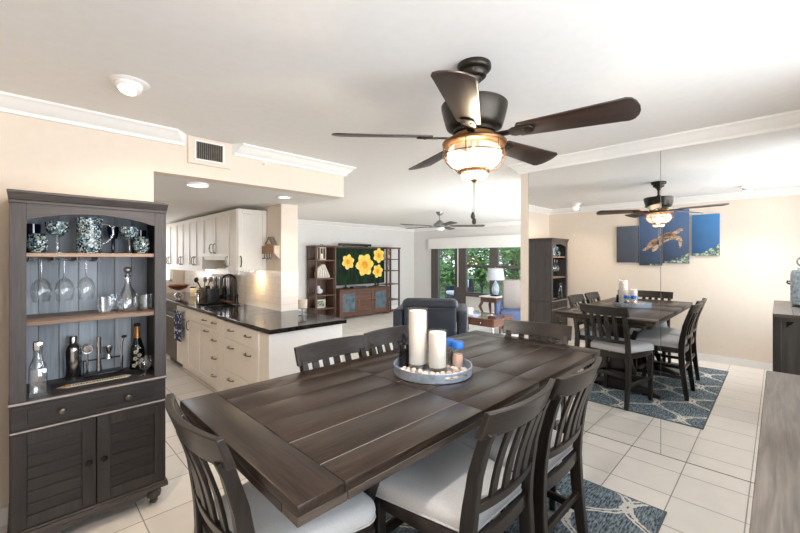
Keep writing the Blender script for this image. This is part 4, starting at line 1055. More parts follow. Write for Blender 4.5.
for i, (ya, yb, z0, z1, mt_, lab) in enumerate(panels):
    t = thing('canvas_panel', lab+', '+('far left', 'second', 'third', 'far right')[i]+' of the four-piece picture seen in the mirror', 'wall picture', (PX, 0, 0), 0, 'four-piece sea picture')
    MB().box(.0005, .030, yb, ya, z0, z1, .002).build('canvas', mt_, t); cans.append((t, yb, ya, z0, z1))
def clip_poly(pts, lo, hi):
    def cut(P, f, lim, s):
        out = []
        for a, b in zip(P, P[1:]+P[:1]):
            ia, ib = s*(a[0]-lim) >= 0, s*(b[0]-lim) >= 0
            if ia: out.append(a)
            if ia != ib:
                k = (lim-a[0])/(b[0]-a[0]); out.append((lim, a[1]+k*(b[1]-a[1])))
        return out
    P = cut(pts, 0, lo, 1)
    return cut(P, 0, hi, -1) if P else P
def printed(name, px_pts, matl, lift, which):
    pts = [Yz(*p) for p in px_pts]
    for i in which:
        t, yb, ya, z0, z1 = cans[i]
        P = clip_poly(pts, yb+.002, ya-.002)
        if len(P) > 2: MB().prism([(y, max(z0+.002, min(z1-.002, z))) for y, z in P], 'x', .0301+lift, .0306+lift).build(name, matl, t)
printed('turtle_shell', [(646.5, 245.5), (651, 240.5), (658, 237), (666, 233), (674, 231), (677, 233.5), (674, 236.5), (667, 239), (660, 242), (653, 247), (648, 248)], M_shell, 0, (1, 2))
printed('turtle_head', [(672, 232.5), (676, 230), (680, 228), (683.5, 228.5), (683, 230.5), (680, 232), (677, 234), (674, 236)], M_turtle, .0006, (2,))
printed('front_flipper', [(671, 236.5), (677, 235.5), (681.5, 237), (682.5, 241), (681.5, 246), (679.5, 248.5), (679, 244), (678.5, 240.5), (674, 239.5), (668, 240)], M_turtle, .0012, (2,))
printed('belly', [(652, 247.5), (660, 242.5), (668, 239), (675, 236.5), (670, 240), (662, 244), (656, 248.5), (652, 250)], M_turtle, .0008, (1, 2))
printed('rear_flipper', [(643, 249), (648, 246), (652, 246.5), (649, 249), (646, 250.5), (642.5, 251)], M_turtle, .0006, (1,))
printed('rear_flipper', [(652, 248), (656, 246), (659, 247), (656, 250.5), (652.5, 252)], M_turtle, .0006, (1,))
rf = random.Random(9)
def reef(i, a, b, base, top):
    pts = [(a, base)]; n = 14
    for k in range(n+1): pts.append((lerp(a, b, k/n), lerp(base-1.0, top, (k/n)**1.6)+rf.uniform(-1.3, 1.3)))
    pts.append((b, base)); printed('reef', pts, M_reef, 0, (i,))
reef(2, 664.5, 689, 262.8, 252.5); reef(3, 693, 719.3, 255.5, 244.5); reef(1, 650, 660.5, 265.4, 264.2)

# ------------------------------------------------------------------ kitchen: base cabinets, counter, upper cabinets
FX_, BX = 1.50, 2.07                        # cabinet face plane, cabinet back
def shaker_door(m, y0, y1, z0, z1, fx, st=.055, th=.019):
    m.box(fx-th, fx, y0, y0+st, z0, z1).box(fx-th, fx, y1-st, y1, z0, z1).box(fx-th, fx, y0+st, y1-st, z0, z0+st).box(fx-th, fx, y0+st, y1-st, z1-st, z1).box(fx-.008, fx, y0+st, y1-st, z0+st, z1-st)
    return m
def bow_pull(p, c, along, out, L=.115, r=.006):
    c = Vector(c); a = Vector(along); o = Vector(out); m = MB()
    pts = [c + a*(L/2*k) + o*h for k, h in ((-1, 0), (-.97, .014), (-.7, .026), (0, .032), (.7, .026), (.97, .014), (1, 0))]
    m.tube(pts, [r*1.3, r, r, r*1.15, r, r, r*1.3], 8); return m.build('pull_handle', M_pull, p)
def base_unit(label, y0, y1, fronts, group='cream base cabinets under the black counter', fx=FX_, top=.874):
    c = thing('base_cabinet', label, 'kitchen cabinet', (0, (y0+y1)/2, 0), 0, group); o = -(y0+y1)/2
    m = MB(); m.box(fx+.001, BX, y0+o+.001, y1+o-.001, .10, top).box(fx+.055, BX, y0+o+.001, y1+o-.001, 0, .0995); m.build('carcass', M_white, c)
    for kind, a, b, z0, z1, pulls in fronts:
        if kind == 'drawer': m = MB(); m.box(fx-.019, fx, a+o+.0015, b+o-.0015, z0, z1); f = m.build('drawer', M_white, c, bevel=.003)
        else: f = shaker_door(MB(), a+o+.0015, b+o-.0015, z0, z1, fx).build('door', M_white, c, bevel=.002)
        for py_, pz, vert in pulls: bow_pull(f, (fx-.019, py_+o, pz), (0, 0, 1) if vert else (0, 1, 0), (-1, 0, 0))
    return c
Z = [(.105, .375), (.379, .695), (.699, .868)]
base_unit('wide cream drawer cabinet at the counter end nearest the dining table', 3.15, 4.06,
          [('drawer', 3.26, 4.055, a, b, [(3.46, b-.07, 0), (3.86, b-.07, 0)]) for a, b in Z])
c = thing('peninsula_panelling', 'white end panel closing the counter towards the dining table', 'panel', (1.49, 3.065, 0))
m = MB(); m.box(0, .765, 0, .018, 0, .874); m.build('face', M_panel, c, bevel=.002)
m = MB(); m.box(.747, .765, .0185, .92, 0, .874); m.build('living_side_face', M_panel, c)
m = MB(); m.box(0, .020, .0185, .084, .0, .874); m.build('corner_filler', M_white, c)
c = thing('corner_pilaster', 'cream square pilaster between the wide and narrow drawers', 'pilaster', (FX_, 4.165, 0))
m = MB(); m.box(-.022, .05, -.104, .104, 0, .10); m.build('plinth', M_white, c, bevel=.003)
m = MB(); m.box(-.019, .05, -.100, .100, .1005, .874)
for q in (-.05, 0, .05): m.box(-.023, -.0195, q-.012, q+.012, .16, .82)
m.build('fluted_face', M_white, c, bevel=.003)
F2 = 1.53
Z4 = [(.105, .295), (.299, .49), (.494, .69), (.694, .868)]
base_unit('narrow cream four-drawer cabinet left of the pilaster', 4.27, 4.55, [('drawer', 4.27, 4.55, a, b, [(4.41, (a+b)/2+.02, 0)]) for a, b in Z4], fx=F2)
base_unit('cream sink base cabinet with two doors under the faucet', 4.55, 5.42, [('drawer', 4.55, 5.42, .735, .868, [(4.72, .80, 0)]), ('door', 4.55, 4.985, .105, .73, [(4.66, .68, 0)]), ('door', 4.985, 5.42, .105, .73, [(5.32, .66, 1)])], fx=F2, top=.68)
base_unit('cream single-door cabinet with the patterned towel', 5.42, 5.86, [('drawer', 5.42, 5.86, .735, .868, []), ('door', 5.42, 5.86, .105, .73, [(5.50, .66, 1)])], fx=F2)
base_unit('cream base cabinet beyond the dishwasher', 6.48, 7.50, [('drawer', 6.48, 7.5, .735, .868, [(7, .80, 0)]), ('door', 6.48, 7.5, .105, .73, [(6.56, .66, 1)])], fx=F2)
d = thing('dishwasher', 'black dishwasher front between the cream cabinets', 'dishwasher', (F2, 6.17, 0))
m = MB(); m.box(0, .53, -.298, .298, .10, .872); m.build('tub', M_black, d)
m = MB(); m.box(-.022, -.0005, -.296, .296, .11, .74); dd = m.build('door', M_black, d, bevel=.004)
m = MB(); m.tube([(-.022, -.25, .70), (-.05, -.25, .70), (-.05, .25, .70), (-.022, .25, .70)], .008, 8); m.build('handle', M_steel, dd)
m = MB(); m.box(-.022, -.0005, -.296, .296, .745, .868); m.build('control_panel', M_black, d, bevel=.003)
MB().box(.05, .5, -.296, .296, 0, .099).build('kick_plate', M_black, d)
# counter: built round the sink opening
CZ0, CZ1 = .8755, .914
ct = thing('countertop', 'polished black granite countertop with an undermount sink cut-out', 'countertop', (0, 0, 0))
sx0, sx1, sy0, sy1 = 1.62, 1.97, 4.76, 5.40
m = MB()
m.box(1.473, 2.276, 3.02, 3.973, CZ0, CZ1).box(1.473, 2.0775, 3.9735, 4.24, CZ0, CZ1)
m.box(1.503, 2.0775, 4.2405, sy0, CZ0, CZ1).box(1.503, sx0, sy0+.0005, sy1, CZ0, CZ1).box(sx1, 2.0775, sy0+.0005, sy1, CZ0, CZ1).box(1.503, 2.0775, sy1+.0005, 7.5, CZ0, CZ1)
m.build('slab', M_granite, ct, bevel=.005)
sk = thing('kitchen_sink', 'black undermount sink bowl below the dark faucet', 'sink', (0, 0, 0))
m = MB(); m.box(sx0-.012, sx0, sy0-.012, sy1+.012, .70, .872).box(sx1, sx1+.012, sy0-.012, sy1+.012, .70, .872).box(sx0, sx1, sy0-.012, sy0, .70, .872).box(sx0, sx1, sy1, sy1+.012, .70, .872).box(sx0, sx1, sy0, sy1, .69, .70)
m.build('bowl', M_blackm, sk)
m = MB(); m.lathe([(0, .701), (.04, .701), (.045, .704), (.03, .705), (0, .703)], ((sx0+sx1)/2, (sy0+sy1)/2, 0), 20); m.build('drain', M_steel, sk)
fa = thing('kitchen_faucet', 'dark bronze gooseneck faucet at the back of the sink', 'faucet', (2.02, 5.10, CZ1))
m = MB(); m.lathe([(0, 0), (.030, 0), (.030, .008), (.022, .014), (.020, .10), (.017, .115), (0, .115)], (0, 0, 0), 20); m.build('base', M_bronze, fa)
pts = [(0, 0, .11), (0, 0, .28)]
for i in range(11):
    a = PI*i/10; pts.append((-.075+.075*math.cos(a), .055-.055*math.cos(a), .285+.10*math.sin(a)))
pts += [(-.152, .112, .24), (-.154, .113, .19)]
m = MB(); m.tube(pts, .0125, 12); m.build('gooseneck', M_bronze, fa)
m = MB(); m.cyl((-.154, .113, .19), (-.156, .115, .12), .0165, .018, 14); m.build('spray_head', M_bronze, fa)
m = MB(); m.tube([(0, -.018, .075), (0, -.045, .082), (.0, -.060, .13)], [.009, .008, .006], 8); m.build('lever', M_bronze, fa)
so = thing('soap_dispenser', 'small dark soap dispenser left of the faucet', 'dispenser', (2.02, 5.32, CZ1))
m = MB(); m.lathe([(0, 0), (.022, 0), (.022, .006), (.012, .012), (.011, .07), (0, .07)], (0, 0, 0), 16); m.build('body', M_bronze, so)
m = MB(); m.tube([(0, 0, .07), (0, 0, .095), (-.02, 0, .105), (-.055, 0, .098)], .007, 8); m.build('nozzle', M_bronze, so)
# towel
tw = thing('dish_towel', 'navy and white patterned dish towel hanging on the cabinet front', 'towel', (1.49, 5.66, .80))
tm, nt, bs, N, L = nmat('blue_white_towel')
tc = N.new('ShaderNodeTexCoord'); vo = N.new('ShaderNodeTexVoronoi'); vo.inputs['Scale'].default_value = 22; L.new(tc.outputs['Object'], vo.inputs['Vector'])
cr = N.new('ShaderNodeValToRGB'); cr.color_ramp.interpolation = 'CONSTANT'; cr.color_ramp.elements[0].color = srgb(206, 212, 222); cr.color_ramp.elements[1].position = .36; cr.color_ramp.elements[1].color = srgb(52, 70, 112)
L.new(vo.outputs['Distance'], cr.inputs[0]); L.new(cr.outputs[0], bs.inputs['Base Color']); bs.inputs['Roughness'].default_value = .95
m = MB(); ny, nz = 15, 12
def fold(y, t): return -.012-.010*math.sin(y*70+t*1.2)*(.4+.6*t)-.004*t
for off in (0,):
    pts = []; f = []
    for j in range(nz):
        t_ = j/(nz-1)
        for i in range(ny):
            y = -.16+.32*i/(ny-1); y *= (1-.08*t_); pts.append((fold(y, t_), y, .02-.40*t_))
    nv = len(pts)
    for j in range(nz):
        t_ = j/(nz-1)
        for i in range(ny):
            y = (-.16+.32*i/(ny-1))*(1-.08*t_); pts.append((fold(y, t_)-.012, y, .02-.40*t_+.02*t_))
    for b0 in (0, nv):
        for j in range(nz-1):
            for i in range(ny-1): f.append((b0+j*ny+i, b0+j*ny+i+1, b0+(j+1)*ny+i+1, b0+(j+1)*ny+i))
    for i in range(ny-1): f.append((i, i+1, nv+i+1, nv+i)); f.append(((nz-1)*ny+i, (nz-1)*ny+i+1, nv+(nz-1)*ny+i+1, nv+(nz-1)*ny+i))
    for j in range(nz-1): f.append((j*ny, (j+1)*ny, nv+(j+1)*ny, nv+j*ny)); f.append((j*ny+ny-1, (j+1)*ny+ny-1, nv+(j+1)*ny+ny-1, nv+j*ny+ny-1))
    m.poly(pts, f)
m.build('cloth', tm, tw, smooth=80)
m = MB(); m.tube([(.02, -.19, .018), (-.018, -.19, .018), (-.018, .19, .018), (.02, .19, .018)], .005, 8); m.build('hanging_bar', M_pull, tw)

# upper cabinets
UF, UB = 1.726, 2.077
def upper_unit(label, y0, y1, z0, doors, end=False):
    c = thing('upper_cabinet', label, 'kitchen cabinet', (0, (y0+y1)/2, 0), 0, 'cream upper cabinets on the kitchen wall'); o = -(y0+y1)/2
    m = MB(); m.box(UF+.019, UB, y0+o+.001, y1+o-.001, z0, 2.085); m.build('carcass', M_white, c)
    for a, b, hy in doors:
        f = shaker_door(MB(), a+o+.0015, b+o-.0015, z0+.003, 2.08, UF+.019, .052).build('door', M_white, c, bevel=.002)
        bow_pull(f, (UF, hy+o, z0+.11), (0, 0, 1), (-1, 0, 0), .115)
    m = MB(); m.box(UF+.022, UF+.04, y0+o+.001, y1+o-.001, z0-.035, z0-.0005); m.build('light_valance', M_white, c)
    if end:
        m = MB(); a, b = UF+.010, UB-.004; z1 = 2.08; st = .05; y = y0+o
        m.box(a, a+st, y-.019, y-.0005, z0, z1).box(b-st, b, y-.019, y-.0005, z0, z1).box(a+st, b-st, y-.019, y-.0005, z0, z0+st).box(a+st, b-st, y-.019, y-.0005, z1-st, z1).box(a+st, b-st, y-.010, y-.0005, z0+st, z1-st)
        f = m.build('end_door', M_white, c, bevel=.002); bow_pull(f, (a+.026, y-.019, z0+.11), (0, 0, 1), (0, -1, 0), .115)
        bow = None
    return c
upper_unit('cream upper cabinet at the end near the wall shelf', 4.35, 4.65, 1.37, [(4.35, 4.65, 4.61)], True)
upper_unit('short cream two-door upper cabinet above the sink', 4.65, 5.51, 1.53, [(4.65, 5.08, 5.02), (5.08, 5.51, 5.14)])
upper_unit('tall cream two-door upper cabinet left of the sink', 5.51, 6.12, 1.37, [(5.51, 5.815, 5.77), (5.815, 6.12, 5.86)])
upper_unit('tall cream two-door upper cabinet, second to the left of the sink', 6.12, 6.75, 1.37, [(6.12, 6.435, 6.39), (6.435, 6.75, 6.48)])
upper_unit('tall cream upper cabinet farthest into the kitchen', 6.75, 7.50, 1.37, [(6.75, 7.12, 7.07), (7.12, 7.5, 7.16)])
area('under_cabinet_glow', (1.93, 4.5, 1.352), (.12, 0, -1), .10, .24, 2.2, (1, .70, .36))
area('under_cabinet_glow', (1.92, 6.4, 1.352), (.12, 0, -1), .10, 1.5, 3.5, (1, .76, .46))
for y0, y1 in ((4.40, 4.60), (5.66, 7.15)):
    lb = thing('light_bar', 'slim warm light bar under the upper cabinet '+('at the near end' if y0 < 5 else 'deep in the kitchen'), 'under-cabinet light', (1.93, (y0+y1)/2, 1.37), 0)
    h = (y1-y0)/2
    MB().box(-.03, .03, -h, h, -.012, -.0005).build('housing', M_trim, lb)
    MB().box(-.022, .022, -h+.01, h-.01, -.0135, -.0125).build('lens', M_spot, lb)
# wall outlet under the uppers
o = thing('wall_outlet', 'white outlet plate on the backsplash under the near upper cabinet', 'outlet', (2.08, 4.42, 1.13))
MB().box(-.007, -.0005, -.037, .037, -.06, .06).build('plate', M_trim, o, bevel=.002)
m = MB(); m.box(-.009, -.0072, -.018, .018, .008, .040); m.build('socket', M_cream, o); m = MB(); m.box(-.009, -.0072, -.018, .018, -.040, -.008); m.build('socket', M_cream, o)
# key shelf with a little house
ks = thing('key_shelf', 'small wooden wall shelf with hanging hooks on the column side', 'shelf', (2.08, 4.165, 1.57))
m = MB(); m.plank().box(-.075, -.062, -.145, .145, 0, .09); m.build('front_board', M_rustic, ks, bevel=.002)
m = MB(); m.box(-.0615, -.001, -.145, -.133, 0, .09).box(-.0615, -.001, .133, .145, 0, .09); m.build('side_board', M_rusticl, ks, bevel=.002)
MB().box(-.0615, -.001, -.1325, .1325, 0, .010).build('bottom_board', M_rusticl, ks)
m = MB(); m.prism([(-.075, -.001), (-.062, -.001), (-.002, -.06), (-.002, -.001)], 'y', -.145, -.133); m.build('bracket', M_rusticl, ks)
for q in (-.09, -.03, .03, .09):
    m = MB(); m.tube([(-.068, q, -.001), (-.068, q, -.05), (-.078, q, -.062), (-.090, q, -.055), (-.092, q, -.042)], .004, 8); m.build('hook', M_knob, ks)
ho = thing('wooden_house', 'tiny weathered wooden house standing on the key shelf', 'ornament', (2.043, 4.16, 1.5805))
m = MB(); m.box(-.024, .024, -.07, .07, 0, .10); m.build('wall', M_rustic, ho, bevel=.002)
m = MB(); m.prism([(-.09, .1005), (0, .185), (.09, .1005), (.075, .1005), (0, .168), (-.075, .1005)], 'x', -.03, .03); m.build('roof', M_crock, ho)
m = MB(); m.prism([(-.07, .1003), (.07, .1003), (0, .164)], 'x', -.022, .022); m.build('gable', M_rusticl, ho)
m = MB(); m.box(-.0262, -.0243, -.018, .018, .0, .06); m.build('door', M_ink, ho)
# on the counter
c = thing('candle_holder', 'silver footed holder with a pale cylinder candle on the counter end', 'candle holder', (2.11, 3.57, CZ1))
m = MB(); m.lathe([(0, 0), (.045, 0), (.045, .006), (.012, .014), (.009, .03), (.013, .045), (.009, .060), (.03, .070), (.05, .074), (.05, .078), (0, .078)], (0, 0, 0), 24); m.build('stem', M_silver, c)
m = MB(); m.lathe([(0, .0785), (.047, .0785), (.049, .168), (.045, .168), (.043, .09), (0, .09)], (0, 0, 0), 24); m.build('mercury_cup', M_rusticl, c)
m = MB(); m.lathe([(0, .091), (.041, .091), (.042, .155), (0, .152)], (0, 0, 0), 24); m.build('wax', M_wax, c)
c = thing('wooden_bowl', 'carved brown wooden bowl on a pedestal deep on the counter', 'bowl', (1.82, 6.95, CZ1))
m = MB(); m.lathe([(0, 0), (.07, 0), (.06, .02), (.03, .04), (.03, .075), (.05, .085), (0, .085)], (0, 0, 0), 24); m.build('pedestal', M_crystal, c)
m = MB(); m.lathe([(0, .086), (.05, .088), (.12, .115), (.165, .165), (.16, .168), (.11, .13), (0, .105)], (0, 0, 0), 32); m.build('bowl_body', M_bowl, c)
c = thing('utensil_crock', 'speckled crock of blue-grey spatulas on the counter', 'utensil holder', (1.98, 6.25, CZ1))
m = MB(); m.lathe([(0, 0), (.06, 0), (.072, .05), (.068, .15), (.062, .15), (.06, .01), (0, .01)], (0, 0, 0), 24); m.build('crock', M_crock, c)
for i, (a, t_) in enumerate(((0, .10), (1.1, .13), (2.3, .12), (3.4, .14), (4.6, .11), (5.5, .13))):
    m = MB(); x, y = math.cos(a), math.sin(a); m.tube([(.02*x, .02*y, .012), (.05*x, .05*y, .16), (.05*x+t_*.35*x, .05*y+t_*.35*y, .24)], .007, 6)
    m.ball((.05*x+t_*.5*x, .05*y+t_*.5*y, .275), .034, (.9, .9, 1.2), 10); m.build('spatula', M_bluegrey if i % 3 else M_bronze, c)
def jar(x, y, r, h, ma, label):
    c = thing('canister', label, 'jar', (x, y, CZ1), 0, 'jars on the kitchen counter')
    m = MB(); m.lathe([(0, 0), (r, 0), (r, h*.8), (r*.8, h*.88), (0, h*.88)], (0, 0, 0), 18); m.build('body', ma, c)
    m = MB(); m.lathe([(0, h*.885), (r*.85, h*.885), (r*.85, h*.97), (r*.3, h), (0, h)], (0, 0, 0), 18); m.build('lid', M_knob, c)
jar(1.94, 6.60, .05, .15, M_cream, 'cream canister right of the wooden bowl')
jar(1.86, 6.08, .04, .13, M_rustic, 'brown canister before the utensil crock')
jar(1.95, 5.98, .038, .20, M_black, 'tall black bottle-shaped canister beside the charcoal box')
jar(1.80, 5.92, .034, .12, M_steel, 'small steel canister left of the charcoal box')
c = thing('knife_block', 'square charcoal block in front of the slatted rack', 'knife block', (1.93, 5.68, CZ1))
m = MB(); m.box(-.06, .06, -.09, .07, 0, .17, .006); m.build('block', M_blackm, c)
m = MB()
for i in range(4): m.box(-.008, .008, -.07+i*.035, -.055+i*.035, .171, .20)
m.build('handles', M_black, c)
c = thing('dish_rack', 'dark-topped rack with pale upright strips against the backsplash', 'rack', (2.03, 5.62, CZ1))
m = MB(); m.box(-.045, .03, -.36, .30, .335, .365, .003).box(-.045, .03, -.36, .30, 0, .02, .003); m.build('frame', M_bowl, c)
for i in range(12):
    y = -.335+i*.055; m = MB(); m.box(-.02, -.008, y, y+.03, .0205, .3345); m.build('upright', M_steel if i % 3 else M_knob, c)
m = MB(); m.box(.012, .018, -.355, .295, .021, .334); m.build('back_sheet', M_pull, c)

# ------------------------------------------------------------------ living room: entertainment wall
def shelf_tower(label, x0, x1, y0, shelves, back=True, z1=1.82):
    """four corner posts, open sides"""
    c = thing('display_tower', label, 'shelf unit', ((x0+x1)/2, y0, 0), 0, 'walnut entertainment wall'); w = (x1-x0)/2; d = .40
    for a in (-w, w-.04):
        for y in (0, d-.04): MB().plank().box(a, a+.04, y, y+.04, 0, z1-.04).build('corner_post', M_tvwoodz, c, bevel=.003)
    m = MB().plank(); m.box(-w-.015, w+.015, -.02, d, z1-.0395, z1); m.build('top_board', M_tvwood, c, bevel=.006)
    for z in shelves: MB().plank().box(-w+.002, w-.002, .0405, d-.0405, z-.012, z+.012).build('shelf', M_tvwood, c)
    for z in shelves: MB().plank().box(-w+.0405, w-.0405, .004, .0400, z-.014, z+.012).build('shelf_lip', M_tvwood, c)
    MB().plank().box(-w+.0405, w-.0405, .005, .04, .0, .07).build('plinth', M_tvwood, c)
    if back: MB().plank().box(-w+.0405, w-.0405, d-.020, d-.008, .07, z1-.04).build('back_board', M_tvwoodz, c); MB().plank().box(w-.052, w-.0405, .0405, d-.0405, .07, z1-.04).build('inner_side_board', M_tvwoodz, c)
    return c
T0 = 7.70
shelf_tower('walnut display tower left of the television, ornaments on its shelves', 4.90, 5.48, T0, (.30, .62, 1.02, 1.46))
shelf_tower('open walnut display tower right of the television', 7.17, 7.70, T0, (.34, .78, 1.16, 1.48), back=False)
MB_ = thing('bridge_shelf', 'walnut bridge board over the television joining both towers', 'shelf', (6.325, 7.84, 1.735), 0, 'walnut entertainment wall')
m = MB().plank(); m.box(-.82, .82, 0, .28, .03, .085); m.build('bridge_board', M_tvwood, MB_, bevel=.005)
m = MB().plank(); m.box(-.82, .82, .01, .03, -.02, .0295); m.build('front_apron', M_tvwood, MB_)
tv_s = thing('television_stand', 'walnut media console with two glass doors under the television', 'media console', (6.33, 7.56, 0))
m = MB().plank(); m.box(-.835, .832, 0, .48, .70, .74); m.build('top_board', M_tvwood, tv_s, bevel=.008)
m = MB().plank(); m.box(-.83, -.80, .02, .46, .0, .6995); m.build('side_board', M_tvwoodz, tv_s); m = MB().plank(); m.box(.80, .83, .02, .46, 0, .6995); m.build('side_board', M_tvwoodz, tv_s)
m = MB().plank(); m.box(-.7995, .7995, .03, .45, .08, .11); m.build('bottom_board', M_tvwood, tv_s); m = MB(); m.box(-.7995, .7995, .44, .455, .11, .699); m.build('back_board', M_tvwoodz, tv_s)
m = MB().plank(); m.prism([(-.7995, .0), (-.76, .0), (-.68, .05), (.68, .05), (.76, 0), (.7995, 0), (.7995, .079), (-.7995, .079)], 'y', .025, .045); m.build('base_rail', M_tvwood, tv_s)
for a, b, gl_ in ((-.795, -.27, 1), (-.265, .265, 0), (.27, .795, 1)):
    q = MB().plank(); q.box(a, a+.07, .02, .04, .11, .695).box(b-.07, b, .02, .04, .11, .695); q.plank(); q.box(a+.07, b-.07, .02, .04, .11, .18).box(a+.07, b-.07, .02, .04, .625, .695)
    if not gl_:
        for k in range(5): q.plank().box(a+.07, b-.07, .028, .038, .18+.089*k, .18+.089*(k+1)-.002)
    q = q.build('door', M_tvwood, tv_s, bevel=.003)
    if gl_: MB().box(a+.07, b-.07, .028, .032, .18, .625).build('glass_pane', M_dglass, q)
    m = MB(); m.ball((b-.035 if a < 0 else a+.035, .008, .42), .014, seg=10); m.build('knob', M_knob, q)
tvm = thing('television', 'large flat television showing yellow daffodils on dark green', 'television', (6.335, 7.78, .76))
m = MB(); m.box(-.832, .828, 0, .045, .07, 1.02); m.build('bezel', M_black, tvm, bevel=.004)
for x in (-.5, .5): m = MB(); m.prism([(-.10, 0), (.12, 0), (.12, .01), (.02, .02), (.02, .0695), (0, .0695), (0, .02), (-.10, .01)], 'x', x-.02, x+.02); m.build('foot', M_black, tvm)
def screen_mat(name, cols, strength, scale=6):
    m, nt, b, N, L = nmat(name)
    tc = N.new('ShaderNodeTexCoord'); mp = N.new('ShaderNodeMapping'); mp.inputs['Scale'].default_value = (scale*3, 1, scale*.5); L.new(tc.outputs['Object'], mp.inputs[0])
    no = N.new('ShaderNodeTexNoise'); no.inputs['Scale'].default_value = 1; no.inputs['Detail'].default_value = 4; L.new(mp.outputs[0], no.inputs['Vector'])
    cr = N.new('ShaderNodeValToRGB'); cr.color_ramp.elements[0].position = .38; cr.color_ramp.elements[1].position = .7; cr.color_ramp.elements[0].color = cols[0]; cr.color_ramp.elements[1].color = cols[1]
    L.new(no.outputs['Fac'], cr.inputs[0]); b.inputs['Base Color'].default_value = (.005, .005, .005, 1); b.inputs['Roughness'].default_value = .35; b.inputs['Specular IOR Level'].default_value = .1
    L.new(cr.outputs[0], b.inputs['Emission Color']); b.inputs['Emission Strength'].default_value = strength
    return m
M_scr = screen_mat('screen_green', (srgb(8, 20, 10)), .9) if False else screen_mat('screen_green', [srgb(5, 12, 8), srgb(26, 62, 26)], .9)
M_pet = screen_mat('screen_petal', [srgb(250, 214, 90), srgb(255, 240, 160)], .95, 10)
M_pet2 = screen_mat('screen_inner_petal', [srgb(246, 196, 66), srgb(255, 226, 120)], .95, 10)
M_cor = screen_mat('screen_corona', [srgb(225, 140, 40), srgb(250, 190, 60)], .95, 10)
MB().box(-.82, .816, -.002, -.0002, .085, 1.005).build('screen', M_scr, tvm)
def daffodil(x, z, r, rot):
    m = MB()
    for k in range(6):
        a = rot+2*PI*k/6; ca, sa = math.cos(a), math.sin(a); out = []
        for u, w in ((0, 0), (.35, .26), (.65, .36), (.88, .24), (1.02, 0), (.88, -.24), (.65, -.36), (.35, -.26)):
            out.append((x+r*(u*ca-w*sa), z+r*(u*sa+w*ca)))
        y = -.0024-.0002*(k % 2)-.0001*k; m.prism(out, 'y', y-.0003, y)
    m.build('petals_image', M_pet, tvm)
    m = MB()
    for k in range(6):
        a = rot+.52+2*PI*k/6; ca, sa = math.cos(a), math.sin(a); out = []
        for u, w in ((0, 0), (.3, .24), (.55, .32), (.72, .2), (.80, 0), (.72, -.2), (.55, -.32), (.3, -.24)):
            out.append((x+r*(u*ca-w*sa), z+r*(u*sa+w*ca)))
        y = -.0034-.0001*k; m.prism(out, 'y', y-.0003, y)
    m.build('inner_petals_image', M_pet2, tvm)
    m = MB(); out = []
    for k in range(20):
        a = 2*PI*k/20; rr_ = r*(.34+.05*(-1)**k); out.append((x+rr_*math.cos(a), z+rr_*math.sin(a)))
    m.prism(out, 'y', -.0052, -.0046); m.build('corona_image', M_cor, tvm)
daffodil(-.43, .66, .20, .3); daffodil(.12, .58, .31, .1); daffodil(.62, .83, .21, .5); daffodil(.58, .40, .19, .2)
sb = thing('sound_bar', 'slim black speaker bar lying on top of the bridge shelf', 'speaker', (6.25, 7.92, 1.8205))
m = MB(); m.box(-.52, .52, -.05, .05, .012, .075, .008); m.build('body', M_black, sb); m = MB(); m.box(-.4, -.36, -.04, .04, 0, .0118).box(.36, .4, -.04, .04, 0, .0118); m.build('feet', M_blackm, sb)
sb = thing('media_box', 'black set-top box on the console under the television', 'media player', (6.16, 7.68, .7405))
m = MB(); m.box(-.22, .22, -.07, .07, .003, .05, .004); m.build('case', M_black, sb); MB().box(-.2, .2, -.071, -.0702, .02, .026).build('display_strip', M_pull, sb)
def lantern(x, y, z, s, label, ma):
    c = thing('lantern', label, 'lantern', (x, y, z), 0, 'ornaments on the television wall')
    m = MB(); m.box(-.09*s, .09*s, -.07*s, .07*s, 0, .03*s).box(-.09*s, .09*s, -.07*s, .07*s, .30*s, .33*s)
    for a in (-1, 1):
        for b in (-1, 1): m.box(a*.09*s-(.02*s if a > 0 else 0), a*.09*s+(.02*s if a < 0 else 0), b*.07*s-(.02*s if b > 0 else 0), b*.07*s+(.02*s if b < 0 else 0), .03*s, .30*s)
    m.build('frame', ma, c)
    m = MB(); m.lathe([(0, .031*s), (.04*s, .031*s), (.04*s, .16*s), (0, .16*s)], (0, 0, 0), 14); m.build('candle', M_wax, c)
    m = MB(); m.tube([(-.04*s, 0, .33*s), (-.03*s, 0, .40*s), (.03*s, 0, .40*s), (.04*s, 0, .33*s)], .006*s, 6); m.build('handle', M_knob, c)
lantern(5.16, 7.86, 1.4725, .95, 'pale wooden lantern on the upper shelf of the left tower', M_rattan)
lantern(7.40, 7.86, 1.4925, .70, 'small brown lantern on the top shelf of the open right tower', M_rustic)
c = thing('shell_ornament', 'large white shell ornament in the middle of the left display tower', 'ornament', (5.17, 7.85, 1.0325), 0, 'ornaments on the television wall')
m = MB(); out = [(-.17, .0), (-.19, .12), (-.14, .26), (-.02, .34), (.06, .33), (.12, .20), (.20, .04), (.19, .0)]; m.prism(out, 'y', -.05, .05, .015); m.build('shell', M_rattan, c)
for k in range(4): m = MB(); m.tube([(-.10+.07*k, -.055, .03), (-.09+.06*k, -.06, .14), (-.05+.03*k, -.055, .27)], .008, 6); m.build('rib', M_silver, c)
c = thing('figurine', 'small white bird figurine low in the left display tower', 'ornament', (5.10, 7.84, .6325), 0, 'ornaments on the television wall')
m = MB(); m.ball((0, 0, .08), .07, (1.1, .7, 1), 14); m.ball((-.035, 0, .18), .04, (1, .8, 1.1), 12); m.tube([(-.02, 0, .10), (-.035, 0, .17)], [.05, .032], 10); m.build('body', M_cush, c); m = MB(); m.tube([(-.07, 0, .18), (-.10, 0, .172)], [.010, .003], 8); m.build('beak', M_tan, c)
